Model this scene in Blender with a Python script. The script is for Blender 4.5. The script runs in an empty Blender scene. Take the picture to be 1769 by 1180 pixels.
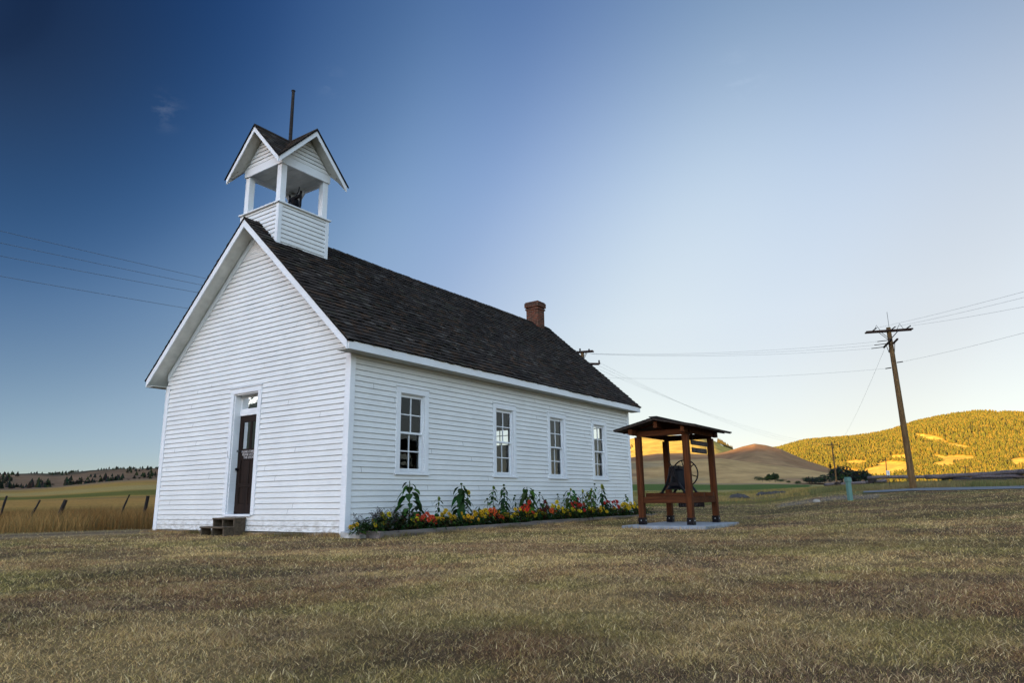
import bpy, math, random
import numpy as np
from mathutils import Vector, Matrix
random.seed(7); RN = np.random.RandomState(11)
S = bpy.context.scene
COL = S.collection
PI = math.pi
R = math.radians

# ---------------------------------------------------------------- camera numbers
FPX, PITCH, ROLL, CH = 1183.97, 0.2259, 0.0158, 0.624
def ray(px, py):
    xr = (px-884.5)/FPX; zr = -(py-590)/FPX
    cr, sr = math.cos(ROLL), math.sin(ROLL)
    x = xr*cr+zr*sr; zu = -xr*sr+zr*cr
    cp, sp = math.cos(PITCH), math.sin(PITCH)
    return (x, cp-zu*sp, sp+zu*cp)
def at(px, py, r):
    """point seen at photo position px,py standing r metres away over the ground"""
    d = ray(px, py); k = r/math.hypot(d[0], d[1])
    return Vector((d[0]*k, d[1]*k, CH+d[2]*k))
def az_of(px):
    d = ray(px, 855); return math.atan2(d[0], d[1])
def elz(px, py, r): return at(px, py, r).z

# ---------------------------------------------------------------- noise
def vnoise(x, y, seed=0):
    xi = np.floor(x).astype(np.int64); yi = np.floor(y).astype(np.int64)
    xf = x-xi; yf = y-yi
    xf = xf*xf*(3-2*xf); yf = yf*yf*(3-2*yf)
    def h(a, b):
        n = (a*374761393+b*668265263+seed*974634777) & 0x7fffffff
        n = ((n ^ (n >> 13))*1274126177) & 0x7fffffff
        return ((n ^ (n >> 16)) & 0xffff)/65535.0
    return (h(xi, yi)*(1-xf)+h(xi+1, yi)*xf)*(1-yf)+(h(xi, yi+1)*(1-xf)+h(xi+1, yi+1)*xf)*yf
def fbm(x, y, o=4, seed=0):
    s = 0; a = .5; t = 0
    for i in range(o):
        s = s+a*vnoise(x*2**i+i*17.3, y*2**i-i*9.1, seed+i); t += a; a *= .5
    return s/t

# ---------------------------------------------------------------- materials
def srgb(r, g, b):
    f = lambda c: (c/255/12.92) if c/255 <= .04045 else ((c/255+.055)/1.055)**2.4
    return (f(r), f(g), f(b))
class Mat:
    def __init__(s, name, rough=.8, spec=.3):
        s.m = bpy.data.materials.new(name); s.m.use_nodes = True
        s.nt = s.m.node_tree; s.b = s.nt.nodes['Principled BSDF']
        s.b.inputs['Roughness'].default_value = rough
        s.b.inputs['Specular IOR Level'].default_value = spec
        s.out = s.nt.nodes['Material Output']
    def n(s, t, **kw):
        n = s.nt.nodes.new(t)
        for k, v in kw.items():
            if hasattr(n, k): setattr(n, k, v)
            else: n.inputs[k].default_value = v
        return n
    def l(s, a, b): s.nt.links.new(a, b)
    def tex(s, scale=(1, 1, 1), coord='Object', rot=(0, 0, 0)):
        tc = s.n('ShaderNodeTexCoord'); mp = s.n('ShaderNodeMapping')
        mp.inputs['Scale'].default_value = scale; mp.inputs['Rotation'].default_value = rot
        s.l(tc.outputs[coord], mp.inputs['Vector']); return mp.outputs['Vector']
    def noise(s, vec, scale, detail=4, rough=.55):
        n = s.n('ShaderNodeTexNoise'); n.inputs['Scale'].default_value = scale
        n.inputs['Detail'].default_value = detail; n.inputs['Roughness'].default_value = rough
        s.l(vec, n.inputs['Vector']); return n.outputs['Fac']
    def ramp(s, fac, stops):
        r = s.n('ShaderNodeValToRGB'); e = r.color_ramp.elements
        while len(e) < len(stops): e.new(.5)
        for i, (p, c) in enumerate(stops):
            e[i].position = p; e[i].color = (c[0], c[1], c[2], 1) if not isinstance(c, (int, float)) else (c, c, c, 1)
        s.l(fac, r.inputs['Fac']); return r.outputs['Color']
    def mix(s, fac, a, b, mode='MIX'):
        n = s.n('ShaderNodeMix', data_type='RGBA', blend_type=mode)
        for sock, v in ((n.inputs[0], fac), (n.inputs[6], a), (n.inputs[7], b)):
            if isinstance(v, (int, float)): sock.default_value = v
            elif isinstance(v, tuple): sock.default_value = (v[0], v[1], v[2], 1)
            else: s.l(v, sock)
        return n.outputs[2]
    def base(s, c):
        if isinstance(c, tuple): s.b.inputs['Base Color'].default_value = (c[0], c[1], c[2], 1)
        else: s.l(c, s.b.inputs['Base Color'])
        return s
    def bump(s, h, strength=.3, dist=.01):
        b = s.n('ShaderNodeBump'); b.inputs['Strength'].default_value = strength
        b.inputs['Distance'].default_value = dist
        s.l(h, b.inputs['Height']); s.l(b.outputs['Normal'], s.b.inputs['Normal']); return s
    def attr(s, name='col'):
        a = s.n('ShaderNodeVertexColor'); a.layer_name = name; return a.outputs['Color']

def paint(name, base=(.71, .71, .69), grime=.55, low=True):
    m = Mat(name, .55, .35)
    v = m.tex()
    n1 = m.noise(v, 1.3, 5); c = m.ramp(n1, [(.3, tuple(x*.9 for x in base)), (.7, base)])
    # brush / grain streaks along boards
    v2 = m.tex((3, 3, 60)); n2 = m.noise(v2, 2.0, 4)
    c = m.mix(.35, c, m.ramp(n2, [(.35, .72), (.6, 1.0)]), 'MULTIPLY')
    # chips of bare wood
    n3 = m.noise(m.tex((6, 6, 26)), 3.0, 6, .7)
    chips = m.ramp(n3, [(.655, 0.0), (.70, .85)])
    c = m.mix(m.mix(1.0, chips, grime, 'MULTIPLY') if False else chips, c, (.33, .32, .29))
    if low:
        sep = m.n('ShaderNodeSeparateXYZ'); tc = m.n('ShaderNodeTexCoord'); m.l(tc.outputs['Object'], sep.inputs[0])
        mr = m.n('ShaderNodeMapRange'); m.l(sep.outputs['Z'], mr.inputs['Value'])
        mr.inputs['From Min'].default_value = .05; mr.inputs['From Max'].default_value = .42
        mr.inputs['To Min'].default_value = .95; mr.inputs['To Max'].default_value = 0
        n4 = m.noise(m.tex((1.2, 1.2, 4)), 5, 6, .7)
        t = m.mix(1.0, mr.outputs[0], m.ramp(n4, [(.44, 0.0), (.62, .9)]), 'MULTIPLY')
        c = m.mix(t, c, (.22, .19, .15))
    m.base(c); m.bump(n2, .25, .004); return m.m
def wood(name, c1, c2, scale=(1, 1, 1), rough=.7, axis=2, k=14):
    m = Mat(name, rough, .12)
    sc = [k, k, k]; sc[axis] = 1.1
    v = m.tex(tuple(sc)); n = m.noise(v, 1.6, 6, .6)
    c = m.ramp(n, [(.3, c1), (.7, c2)])
    n2 = m.noise(m.tex((2, 2, 2)), 1.5, 3)
    c = m.mix(.4, c, m.ramp(n2, [(.3, .6), (.7, 1.0)]), 'MULTIPLY')
    m.base(c); m.bump(n, .4, .004); return m.m
def attrmat(name, rough=.85, spec=.15, var=.25, nscale=8, bumpd=0, transl=0):
    m = Mat(name, rough, spec)
    c = m.attr()
    n = m.noise(m.tex(), nscale, 5, .6)
    c = m.mix(1.0, c, m.ramp(n, [(.25, 1-var), (.75, 1+0*var)]), 'MULTIPLY')
    m.base(c)
    if bumpd: m.bump(n, .5, bumpd)
    if transl:
        t = m.n('ShaderNodeBsdfTranslucent'); m.l(c, t.inputs['Color'])
        mx = m.n('ShaderNodeMixShader'); mx.inputs[0].default_value = transl
        m.l(m.b.outputs[0], mx.inputs[1]); m.l(t.outputs[0], mx.inputs[2]); m.l(mx.outputs[0], m.out.inputs['Surface'])
    return m.m
def plain(name, c, rough=.6, spec=.3, metal=0, var=.2, nscale=12):
    m = Mat(name, rough, spec); m.b.inputs['Metallic'].default_value = metal
    n = m.noise(m.tex(), nscale, 4)
    m.base(m.ramp(n, [(.3, tuple(x*(1-var) for x in c)), (.7, c)])); m.bump(n, .15, .003); return m.m
def glassmat():
    m = Mat('old_window_glass')
    tr = m.n('ShaderNodeBsdfTransparent'); tr.inputs['Color'].default_value = (.93, .95, .95, 1)
    gl = m.n('ShaderNodeBsdfGlossy'); gl.inputs['Roughness'].default_value = .02
    fr = m.n('ShaderNodeFresnel'); fr.inputs['IOR'].default_value = 1.42
    n = m.noise(m.tex(), 5, 2); b = m.n('ShaderNodeBump'); b.inputs['Strength'].default_value = .08; b.inputs['Distance'].default_value = .02
    m.l(n, b.inputs['Height']); m.l(b.outputs['Normal'], gl.inputs['Normal'])
    mx = m.n('ShaderNodeMixShader'); m.l(fr.outputs[0], mx.inputs[0]); m.l(tr.outputs[0], mx.inputs[1]); m.l(gl.outputs[0], mx.inputs[2])
    m.l(mx.outputs[0], m.out.inputs['Surface']); return m.m
def brick():
    m = Mat('chimney_brick', .9, .1)
    v = m.tex((1, 1, 1))
    # wrap the bricks round the stack: horizontal coordinate = x + y
    sep = m.n('ShaderNodeSeparateXYZ'); m.l(v, sep.inputs[0])
    ad = m.n('ShaderNodeMath', operation='ADD'); m.l(sep.outputs['X'], ad.inputs[0]); m.l(sep.outputs['Y'], ad.inputs[1])
    cb = m.n('ShaderNodeCombineXYZ'); m.l(ad.outputs[0], cb.inputs['X']); m.l(sep.outputs['Z'], cb.inputs['Y'])
    b = m.n('ShaderNodeTexBrick'); m.l(cb.outputs[0], b.inputs['Vector'])
    b.inputs['Scale'].default_value = 1; b.inputs['Brick Width'].default_value = .19; b.inputs['Row Height'].default_value = .062
    b.inputs['Mortar Size'].default_value = .009; b.inputs['Color1'].default_value = (.17, .042, .020, 1); b.inputs['Color2'].default_value = (.045, .017, .012, 1)
    b.inputs['Mortar'].default_value = (.15, .11, .08, 1)
    n = m.noise(v, 9, 5)
    m.base(m.mix(.7, b.outputs['Color'], m.ramp(n, [(.3, .45), (.7, 1.0)]), 'MULTIPLY')); m.bump(b.outputs['Fac'], -.6, .01); return m.m

M = {}
M['paint'] = paint('white_weathered_paint')
M['trim'] = paint('white_trim_paint', (.74, .75, .76), low=False)
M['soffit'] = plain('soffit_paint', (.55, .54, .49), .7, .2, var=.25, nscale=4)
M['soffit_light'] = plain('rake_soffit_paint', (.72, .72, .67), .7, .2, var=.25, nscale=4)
M['stone'] = plain('whitewashed_foundation', (.50, .49, .46), .9, .1, var=.6, nscale=7)
M['shingle'] = attrmat('wood_shingles', .9, .12, .35, 14, .006)
M['glass'] = glassmat()
M['door'] = wood('dark_door_wood', (.008, .005, .004), (.026, .014, .010), rough=.6)
M['stepwood'] = wood('weathered_step_wood', (.05, .038, .026), (.12, .09, .06), axis=1)
M['kiosk'] = wood('stained_timber', (.040, .013, .005), (.112, .036, .012), rough=.85)
M['kioskh'] = wood('stained_beam', (.036, .012, .005), (.102, .034, .012), rough=.85, axis=1)
M['polewood'] = wood('pole_wood', (.060, .035, .015), (.165, .098, .040), k=9)
M['armwood'] = wood('arm_wood', (.016, .010, .008), (.05, .027, .02), axis=0)
M['log'] = wood('grey_log_wood', (.07, .06, .065), (.17, .15, .15), axis=0, k=6)
M['postwood'] = wood('dark_post_wood', (.012, .010, .010), (.035, .028, .024))
M['border'] = wood('grey_border_board', (.10, .085, .075), (.21, .18, .165), axis=0)
M['iron'] = plain('black_iron', (.004, .004, .007), .5, .15, 0, .5)
M['metal'] = plain('dark_hardware', (.03, .032, .036), .45, .5, .6)
M['galv'] = plain('galvanised_wire', (.16, .17, .19), .5, .4, .3)
M['concrete'] = plain('grey_concrete', (.30, .32, .34), .9, .1, 0, .35, 6)
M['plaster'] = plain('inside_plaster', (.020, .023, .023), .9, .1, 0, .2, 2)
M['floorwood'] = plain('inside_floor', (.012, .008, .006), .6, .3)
M['brick'] = brick()
M['soil'] = plain('bed_soil', (.03, .02, .014), .95, .05, 0, .5, 20)
M['pedestal'] = plain('green_plastic', (.10, .20, .17), .6, .3, 0, .15)
M['white'] = plain('white_lettering', (.62, .58, .56), .8, .1, 0, .3)
M['worn'] = plain('worn_lettering', (.16, .15, .145), .9, .1, 0, .5)
M['leaf'] = attrmat('leaf', .8, .06, .35, 20, 0, .25)
M['petal'] = attrmat('petal', .7, .15, .15, 30, 0, .25)
M['blade'] = attrmat('dry_blades', .8, .12, .2, 40, 0, .2)
M['needle'] = attrmat('needles', .9, .05, .3, .6)
M['bark'] = plain('tree_bark', (.05, .035, .025), .9, .1)
M['signwood'] = wood('sign_board', (.020, .015, .016), (.055, .042, .042), axis=0)
M['rock'] = plain('pale_rock', (.36, .33, .28), .9, .1, 0, .3, 3)
M['darkrock'] = plain('grey_rock', (.07, .068, .07), .9, .1, 0, .5, 3)
M['porcelain'] = plain('insulator', (.35, .38, .42), .3, .5)
def asphalt():
    m = Mat('road_asphalt', .85, .15); n = m.noise(m.tex(), 3, 6)
    m.base(m.ramp(n, [(.3, (.09, .10, .105)), (.7, (.15, .16, .165))])); return m.m
M['road'] = asphalt()
def groundmat():
    m = Mat('ground_cover', .95, .05)
    c = m.attr()
    n = m.noise(m.tex(), 5, 8, .7); n2 = m.noise(m.tex((1, 1, 1)), .35, 5)
    c = m.mix(1.0, c, m.ramp(n, [(.3, .45), (.7, 1.25)]), 'MULTIPLY')
    c = m.mix(.6, c, m.ramp(n2, [(.3, .75), (.7, 1.1)]), 'MULTIPLY')
    m.base(c); m.bump(n, .8, .05); return m.m
M['ground'] = groundmat()
def hillmat(name, s1, s2):
    m = Mat(name, .95, .05); c = m.attr()
    n = m.noise(m.tex((1, 1, 2)), s1, 8, .65); n2 = m.noise(m.tex(), s2, 4)
    c = m.mix(1.0, c, m.ramp(n, [(.35, .68), (.65, 1.1)]), 'MULTIPLY')
    c = m.mix(.6, c, m.ramp(n2, [(.3, .7), (.7, 1.05)]), 'MULTIPLY')
    m.base(c); m.bump(n, .5, 2); return m.m
M['hill'] = hillmat('hill_grass', .05, .008)

# ---------------------------------------------------------------- mesh builder
class MB:
    def __init__(s): s.v = []; s.f = []; s.c = []
    def add(s, vs, fs, col=None):
        b = len(s.v); s.v += [tuple(x) for x in vs]; s.f += [tuple(i+b for i in f) for f in fs]
        s.c += [col or (.5, .5, .5)]*len(vs); return s
    def box(s, x0, x1, y0, y1, z0, z1, col=None, mt=None):
        vs = [(x0, y0, z0), (x1, y0, z0), (x1, y1, z0), (x0, y1, z0), (x0, y0, z1), (x1, y0, z1), (x1, y1, z1), (x0, y1, z1)]
        if mt: vs = [mt @ Vector(v) for v in vs]
        return s.add(vs, [(0, 3, 2, 1), (4, 5, 6, 7), (0, 1, 5, 4), (1, 2, 6, 5), (2, 3, 7, 6), (3, 0, 4, 7)], col)
    def prism(s, poly, a, b, axis=0, col=None):
        """poly = 2D points, extruded from a to b along axis; the 2D coords fill the other axes in order"""
        n = len(poly)
        def P(p, t):
            q = list(p); q.insert(axis, t); return q
        vs = [P(p, a) for p in poly]+[P(p, b) for p in poly]
        fs = [tuple(range(n))[::-1], tuple(range(n, 2*n))]+[(i, (i+1) % n, (i+1) % n+n, i+n) for i in range(n)]
        return s.add(vs, fs, col)
    def tube(s, p0, p1, r0, r1=None, n=8, col=None, cap=True):
        r1 = r0 if r1 is None else r1
        p0 = Vector(p0); p1 = Vector(p1); d = (p1-p0).normalized()
        a = d.orthogonal().normalized(); b = d.cross(a)
        vs = []
        for p, r in ((p0, r0), (p1, r1)):
            for i in range(n):
                t = 2*PI*i/n; vs.append(p+a*(r*math.cos(t))+b*(r*math.sin(t)))
        fs = [(i, (i+1) % n, (i+1) % n+n, i+n) for i in range(n)]
        if cap: fs += [tuple(range(n))[::-1], tuple(range(n, 2*n))]
        return s.add(vs, fs, col)
    def path(s, pts, r, n=6, col=None):
        pts = [Vector(p) for p in pts]; vs = []; fs = []
        for k, p in enumerate(pts):
            d = (pts[min(k+1, len(pts)-1)]-pts[max(k-1, 0)]).normalized()
            up = Vector((0, 0, 1)) if abs(d.z) < .95 else Vector((1, 0, 0))
            a = d.cross(up).normalized(); b = a.cross(d)
            rr = r(k) if callable(r) else r
            for i in range(n):
                t = 2*PI*i/n; vs.append(p+a*(rr*math.cos(t))+b*(rr*math.sin(t)))
        for k in range(len(pts)-1):
            for i in range(n): fs.append((k*n+i, k*n+(i+1) % n, (k+1)*n+(i+1) % n, (k+1)*n+i))
        fs += [tuple(range(n))[::-1], tuple(range((len(pts)-1)*n, len(pts)*n))]
        return s.add(vs, fs, col)
    def lathe(s, prof, c=(0, 0, 0), n=20, col=None, mt=None):
        vs = []; fs = []
        for (r, z) in prof:
            for i in range(n):
                t = 2*PI*i/n; p = Vector((r*math.cos(t), r*math.sin(t), z))
                if mt: p = mt @ p
                vs.append((p.x+c[0], p.y+c[1], p.z+c[2]))
        for k in range(len(prof)-1):
            for i in range(n): fs.append((k*n+i, k*n+(i+1) % n, (k+1)*n+(i+1) % n, (k+1)*n+i))
        return s.add(vs, fs, col)
    def build(s, name, mat, parent=None, smooth=False, loc=None, bevel=0):
        me = bpy.data.meshes.new(name); me.from_pydata(s.v, [], s.f)
        ca = me.color_attributes.new('col', 'FLOAT_COLOR', 'POINT')
        a = np.ones((len(s.v), 4), np.float32); a[:, :3] = np.array(s.c, np.float32).reshape(-1, 3)
        ca.data.foreach_set('color', a.ravel())
        me.materials.append(mat); me.update()
        if smooth: me.polygons.foreach_set('use_smooth', [True]*len(me.polygons))
        o = bpy.data.objects.new(name, me); COL.objects.link(o)
        if parent is not None: o.parent = parent
        if loc is not None: o.location = loc
        if bevel:
            b = o.modifiers.new('edge', 'BEVEL'); b.width = bevel; b.segments = 1; b.limit_method = 'ANGLE'
        return o
def npmesh(name, V, F, C, mat, loops=None, smooth=False):
    """V (n,3), F (m,k) equal sided faces or list of two arrays; C (n,3)"""
    me = bpy.data.meshes.new(name)
    Fs = F if isinstance(F, list) else [F]
    me.vertices.add(len(V)); me.vertices.foreach_set('co', np.asarray(V, np.float32).ravel())
    li = np.concatenate([f.ravel() for f in Fs]).astype(np.int32)
    tot = np.concatenate([np.full(len(f), f.shape[1], np.int32) for f in Fs])
    st = np.concatenate([[0], np.cumsum(tot)[:-1]]).astype(np.int32)
    me.loops.add(len(li)); me.loops.foreach_set('vertex_index', li)
    me.polygons.add(len(tot)); me.polygons.foreach_set('loop_start', st); me.polygons.foreach_set('loop_total', tot)
    ca = me.color_attributes.new('col', 'FLOAT_COLOR', 'POINT')
    a = np.ones((len(V), 4), np.float32); a[:, :3] = C; ca.data.foreach_set('color', a.ravel())
    me.materials.append(mat); me.update(calc_edges=True)
    me.polygons.foreach_set('use_smooth', np.full(len(tot), smooth))
    o = bpy.data.objects.new(name, me); COL.objects.link(o); return o
def tag(o, label=None, cat=None, group=None, kind=None):
    for k, v in (('label', label), ('category', cat), ('group', group), ('kind', kind)):
        if v: o[k] = v
    return o
def empty(name, loc, rz=0, **kw):
    o = bpy.data.objects.new(name, None); COL.objects.link(o); o.location = loc; o.rotation_euler = (0, 0, rz)
    o.empty_display_size = .2; return tag(o, **kw)

# ================================================================= TERRAIN
# control columns: photo bearing -> (distance, height above the lawn)
def colm(px, L):
    out = []
    for r, k, v in L: out.append((r, v if k == 'z' else elz(px, v, r)))
    return az_of(px), out
TC = [
 colm(0,    [(0,'z',0),(24,'z',0),(32,'z',.02),(60,'y',872),(110,'y',862),(250,'y',846),(330,'y',851),(600,'z',4),(6000,'z',4)]),
 colm(270,  [(0,'z',0),(24,'z',0),(32,'z',.04),(60,'y',866),(110,'y',851),(250,'y',827),(330,'y',834),(600,'z',6),(6000,'z',4)]),
 colm(700,  [(0,'z',0),(20,'z',0),(40,'z',.1),(70,'z',.4),(130,'z',1.2),(300,'z',5),(450,'z',8),(600,'z',8),(6000,'z',5)]),
 colm(1100, [(0,'z',0),(16,'z',0),(24,'z',.04),(50,'y',873),(80,'y',865),(130,'y',852),(200,'y',847),(350,'y',836),(450,'y',834),(600,'z',8),(6000,'z',5)]),
 colm(1300, [(0,'z',0),(16,'z',0),(30,'z',.05),(50,'y',868),(70,'y',861),(110,'y',853),(170,'y',847),(320,'y',837.5),(450,'y',835),(600,'z',8),(6000,'z',5)]),
 colm(1469, [(0,'z',0),(12,'z',0.02),(20,'z',.14),(30,'y',865),(38,'y',855),(46,'y',849),(60,'y',845),(90,'y',841),(150,'y',838.5),(250,'y',838),(400,'z',5),(6000,'z',5)]),
 colm(1600, [(0,'z',0),(12,'z',.04),(20,'z',.2),(30,'z',.5),(35,'y',849.5),(43,'y',845.5),(50,'y',841),(62,'y',838),(80,'y',837),(130,'y',840),(250,'z',2),(6000,'z',4)]),
 colm(1769, [(0,'z',0),(12,'z',.06),(20,'z',.27),(30,'z',.55),(35,'y',846.5),(44,'y',841),(52,'y',837),(65,'y',834),(80,'y',833),(130,'y',838),(250,'z',2),(6000,'z',4)]),
]
TAZ = np.array([c[0] for c in TC])
def tz(x, y):
    x = np.asarray(x, float); y = np.asarray(y, float)
    r = np.hypot(x, y); az = np.arctan2(x, y)
    H = np.array([np.interp(r, [q[0] for q in c[1]], [q[1] for q in c[1]]) for c in TC])
    az = np.clip(az, TAZ[0], TAZ[-1])
    i = np.clip(np.searchsorted(TAZ, az)-1, 0, len(TAZ)-2)
    t = (az-TAZ[i])/(TAZ[i+1]-TAZ[i]); t = t*t*(3-2*t)
    Hi = np.take_along_axis(H, i[None], 0)[0]; Hj = np.take_along_axis(H, (i+1)[None], 0)[0]
    z = Hi*(1-t)+Hj*t
    w = np.clip((r-2)/6, 0, 1)
    z = z+(fbm(x*.35, y*.35, 3, 5)-.5)*.05*w*np.clip((60-r)/30, 0, 1)
    z = z-.065*np.exp(-((x-3.75)**2+(y-15.3)**2)/(2*1.25**2))
    return z
def tzz(x, y): return float(tz(np.array([x]), np.array([y]))[0])

def mixc(a, b, t): return a*(1-t[:, None])+b*t[:, None]
SS = lambda a, b, x: (lambda t: t*t*(3-2*t))(np.clip((x-a)/(b-a), 0, 1))
LAWN = dict(straw=np.array([.72, .48, .200]), olive=np.array([.47, .36, .115]), brown=np.array([.230, .135, .090]),
            rust=np.array([.42, .225, .105]), pale=np.array([.90, .70, .36]), green=np.array([.170, .160, .048]))
def lawncol(x, y):
    n1 = fbm(x*.8, y*.9, 5, 1); n2 = fbm(x*.55+50, y*.65, 5, 2); n3 = fbm(x*1.5, y*1.8, 4, 3); n4 = fbm(x*.22, y*.4+9, 3, 4)
    c = np.repeat(LAWN['straw'][None], len(x), 0)
    c = mixc(c, LAWN['olive'], SS(.42, .62, n1)*.85)
    c = mixc(c, LAWN['brown'], SS(.46, .60, n2)*.75)
    c = mixc(c, LAWN['rust'], SS(.50, .66, n3)*.75)
    c = mixc(c, LAWN['green'], SS(.54, .68, n4)*.5)
    return c
def covercol(x, y):
    r = np.hypot(x, y); az = np.arctan2(x, y)
    wob = (fbm(az*9, r*.02, 3, 8)-.5)
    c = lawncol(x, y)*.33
    left = az < -.12
    # left: track, tall grass, field bands
    L = c.copy()
    L = mixc(L, np.array([.34, .24, .13]), (SS(17, 18, r)*(1-SS(20.5, 21.5, r)))*.8)
    L = mixc(L, np.array([.15, .105, .065]), (SS(18.0, 18.5, r)*(1-SS(19.6, 20.1, r)))*.8)
    tall = np.array([.14, .085, .03]); L = mixc(L, tall, SS(21, 23, r))
    f1 = np.array([.36, .225, .050]); f2 = np.array([.38, .20, .052]); fg = np.array([.100, .11, .018])
    L = mixc(L, f1, SS(34, 60, r))
    L = mixc(L, f2, SS(.42, .58, fbm(az*6, r*.05, 4, 9))*SS(40, 60, r)*.9); L = mixc(L, np.array([.20, .125, .045]), SS(.5, .62, fbm(az*9+5, r*.09, 4, 19))*SS(36, 50, r)*.6)
    L = mixc(L, fg, SS(88, 94, r+wob*20)*(1-SS(118, 126, r+wob*20))*.8)
    L = mixc(L, np.array([.36, .25, .08]), SS(126, 128, r)*(1-SS(150, 170, r)))
    L = mixc(L, np.array([.22, .14, .08]), SS(190, 240, r))
    # right: green verge, gravel, straw, crop, tan
    Q = c.copy()
    verge = np.array([.105, .115, .035]); straw = np.array([.29, .23, .085]); crop = np.array([.070, .110, .020]); tan = np.array([.27, .195, .105])
    azd = np.degrees(az); wv = wob*10
    farr = azd > 23.5
    g0 = np.where(farr, 27+wv, 38+wv)
    Q = mixc(Q, verge, SS(0, 6, r-g0)*SS(.35, .55, fbm(x*.3, y*.3, 3, 12))*.9)
    Q = mixc(Q, np.array([.14, .12, .11]), np.where((azd > 20.5) & (azd < 27.5), SS(31, 32.5, r+wv*.3)*(1-SS(36.5, 38, r+wv*.3)), 0)*.85)
    Q = mixc(Q, np.array([.12, .11, .11]), np.where((azd > 12) & (azd < 20.5), SS(60, 62, r+wv)*(1-SS(72, 76, r+wv)), 0)*.8)
    Q = mixc(Q, straw, np.where(farr, SS(44, 47, r), SS(80, 90, r)))
    Q = mixc(Q, verge, SS(.5, .62, fbm(az*30, r*.03, 3, 15))*SS(46, 50, r)*.6)
    Q = mixc(Q, crop, np.where(azd < 22.8, SS(172, 180, r+wob*8)*(1-SS(318, 326, r)), 0))
    Q = mixc(Q, tan, SS(328, 345, r))
    c = np.where(left[:, None], L, Q)
    return c
az_all = np.radians(np.concatenate([np.arange(-180, -48, 4), np.arange(-48, 48, .25), np.arange(48, 180, 4)]))
rr_all = np.concatenate([[.01], np.geomspace(.6, 7000, 230)])
A, RRR = np.meshgrid(az_all, rr_all)
X = (RRR*np.sin(A)).ravel(); Y = (RRR*np.cos(A)).ravel()
Z = tz(X, Y)
na = len(az_all); nr = len(rr_all)
ii = (np.arange(nr-1)[:, None]*na+np.arange(na)[None]); jj = (np.arange(nr-1)[:, None]*na+(np.arange(na)+1)[None] % na)
F = np.stack([ii, ii+na, jj+na, jj], -1).reshape(-1, 4)
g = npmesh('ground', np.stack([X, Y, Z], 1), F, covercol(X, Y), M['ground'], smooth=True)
tag(g, 'dry brown lawn and fields running out to the hills', 'ground', kind='structure')

# hills: real ridges at their own distance
HILLS = {}
def hill(name, label, ridge, rr, rf, footz, cfun, nz=6, back=600, nfreq=.006, az_extra=0, seed=0, prof=1.0):
    pxs = np.array([p[0] for p in ridge], float)
    azs = np.array([az_of(p[0]) for p in ridge]); zs = np.array([elz(p[0], p[1], rr) for p in ridge])
    def H(az, r):
        az = np.asarray(az, float); r = np.asarray(r, float)
        zt = np.interp(az, azs, zs); ta = SS(0, .07, az-azs[0])*SS(0, .05, azs[-1]-az); zt = footz-3+(zt-footz+3)*ta
        t = np.clip((r-rf)/(rr-rf), 0, 1)
        s = (1-prof)*t+prof*(t*t*(3-2*t))
        x = r*np.sin(az); y = r*np.cos(az)
        nn = (fbm(x*nfreq, y*nfreq, 5, seed+30)-.5)*nz*2
        z = footz+(zt-footz)*s+nn*ta*np.sin(PI*np.clip(t, 0, 1))
        b = np.clip((r-rr)/back, 0, 1)
        return z-(zt-footz)*b*b*1.05-b*4
    a = np.linspace(azs[0], azs[-1], max(60, int(np.degrees(azs[-1]-azs[0])*9)))
    r = np.concatenate([np.linspace(rf, rr, 60), np.linspace(rr, rr+back, 14)[1:]])
    AA, Rr = np.meshgrid(a, r); x = (Rr*np.sin(AA)).ravel(); y = (Rr*np.cos(AA)).ravel()
    z = H(AA.ravel(), Rr.ravel())
    n = len(a); i0 = (np.arange(len(r)-1)[:, None]*n+np.arange(n-1)[None])
    F = np.stack([i0, i0+n, i0+n+1, i0+1], -1).reshape(-1, 4)
    t = np.clip((Rr.ravel()-rf)/(rr-rf), 0, 1.2)
    o = npmesh(name, np.stack([x, y, z], 1), F, cfun(x, y, AA.ravel(), t), M['hill'], smooth=True)
    tag(o, label, 'hill', kind='structure'); HILLS[name+str(rr)] = H
    return H
def c_tan(x, y, az, t):
    c = np.repeat(np.array([[.40, .26, .11]]), len(x), 0)
    c = mixc(c, np.array([.19, .112, .070]), SS(.48, .62, fbm(x*.006, y*.012, 4, 41))*.8)
    return mixc(c, np.array([.27, .22, .12]), SS(.5, .65, fbm(x*.01, y*.02, 4, 43))*.6)
def c_brown(x, y, az, t):
    c = np.repeat(np.array([[.25, .14, .068]]), len(x), 0)
    return mixc(c, np.array([.29, .185, .09]), SS(.45, .6, fbm(x*.008, y*.01, 4, 47))*.7)
def c_gold(x, y, az, t):
    c = np.repeat(np.array([[.44, .33, .085]]), len(x), 0)
    return mixc(c, np.array([.34, .24, .06]), SS(.5, .62, fbm(x*.006, y*.006, 4, 49))*.6)
def c_left(x, y, az, t):
    c = np.repeat(np.array([[.19, .115, .065]]), len(x), 0)
    return mixc(c, np.array([.075, .058, .034]), SS(.48, .58, fbm(x*.006, y*.004, 4, 50))*SS(.35, .8, t))
H_C = hill('hill', 'low tan grass slope at the foot of the brown hill',
     [(400,845),(560,830),(800,812),(1000,803),(1090,799),(1180,795),(1250,793),(1300,800),(1360,808),(1400,813),(1450,822),(1490,833),(1520,840),(1560,846)], 640, 400, 6, c_tan, nz=4, back=300, seed=1)
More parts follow.
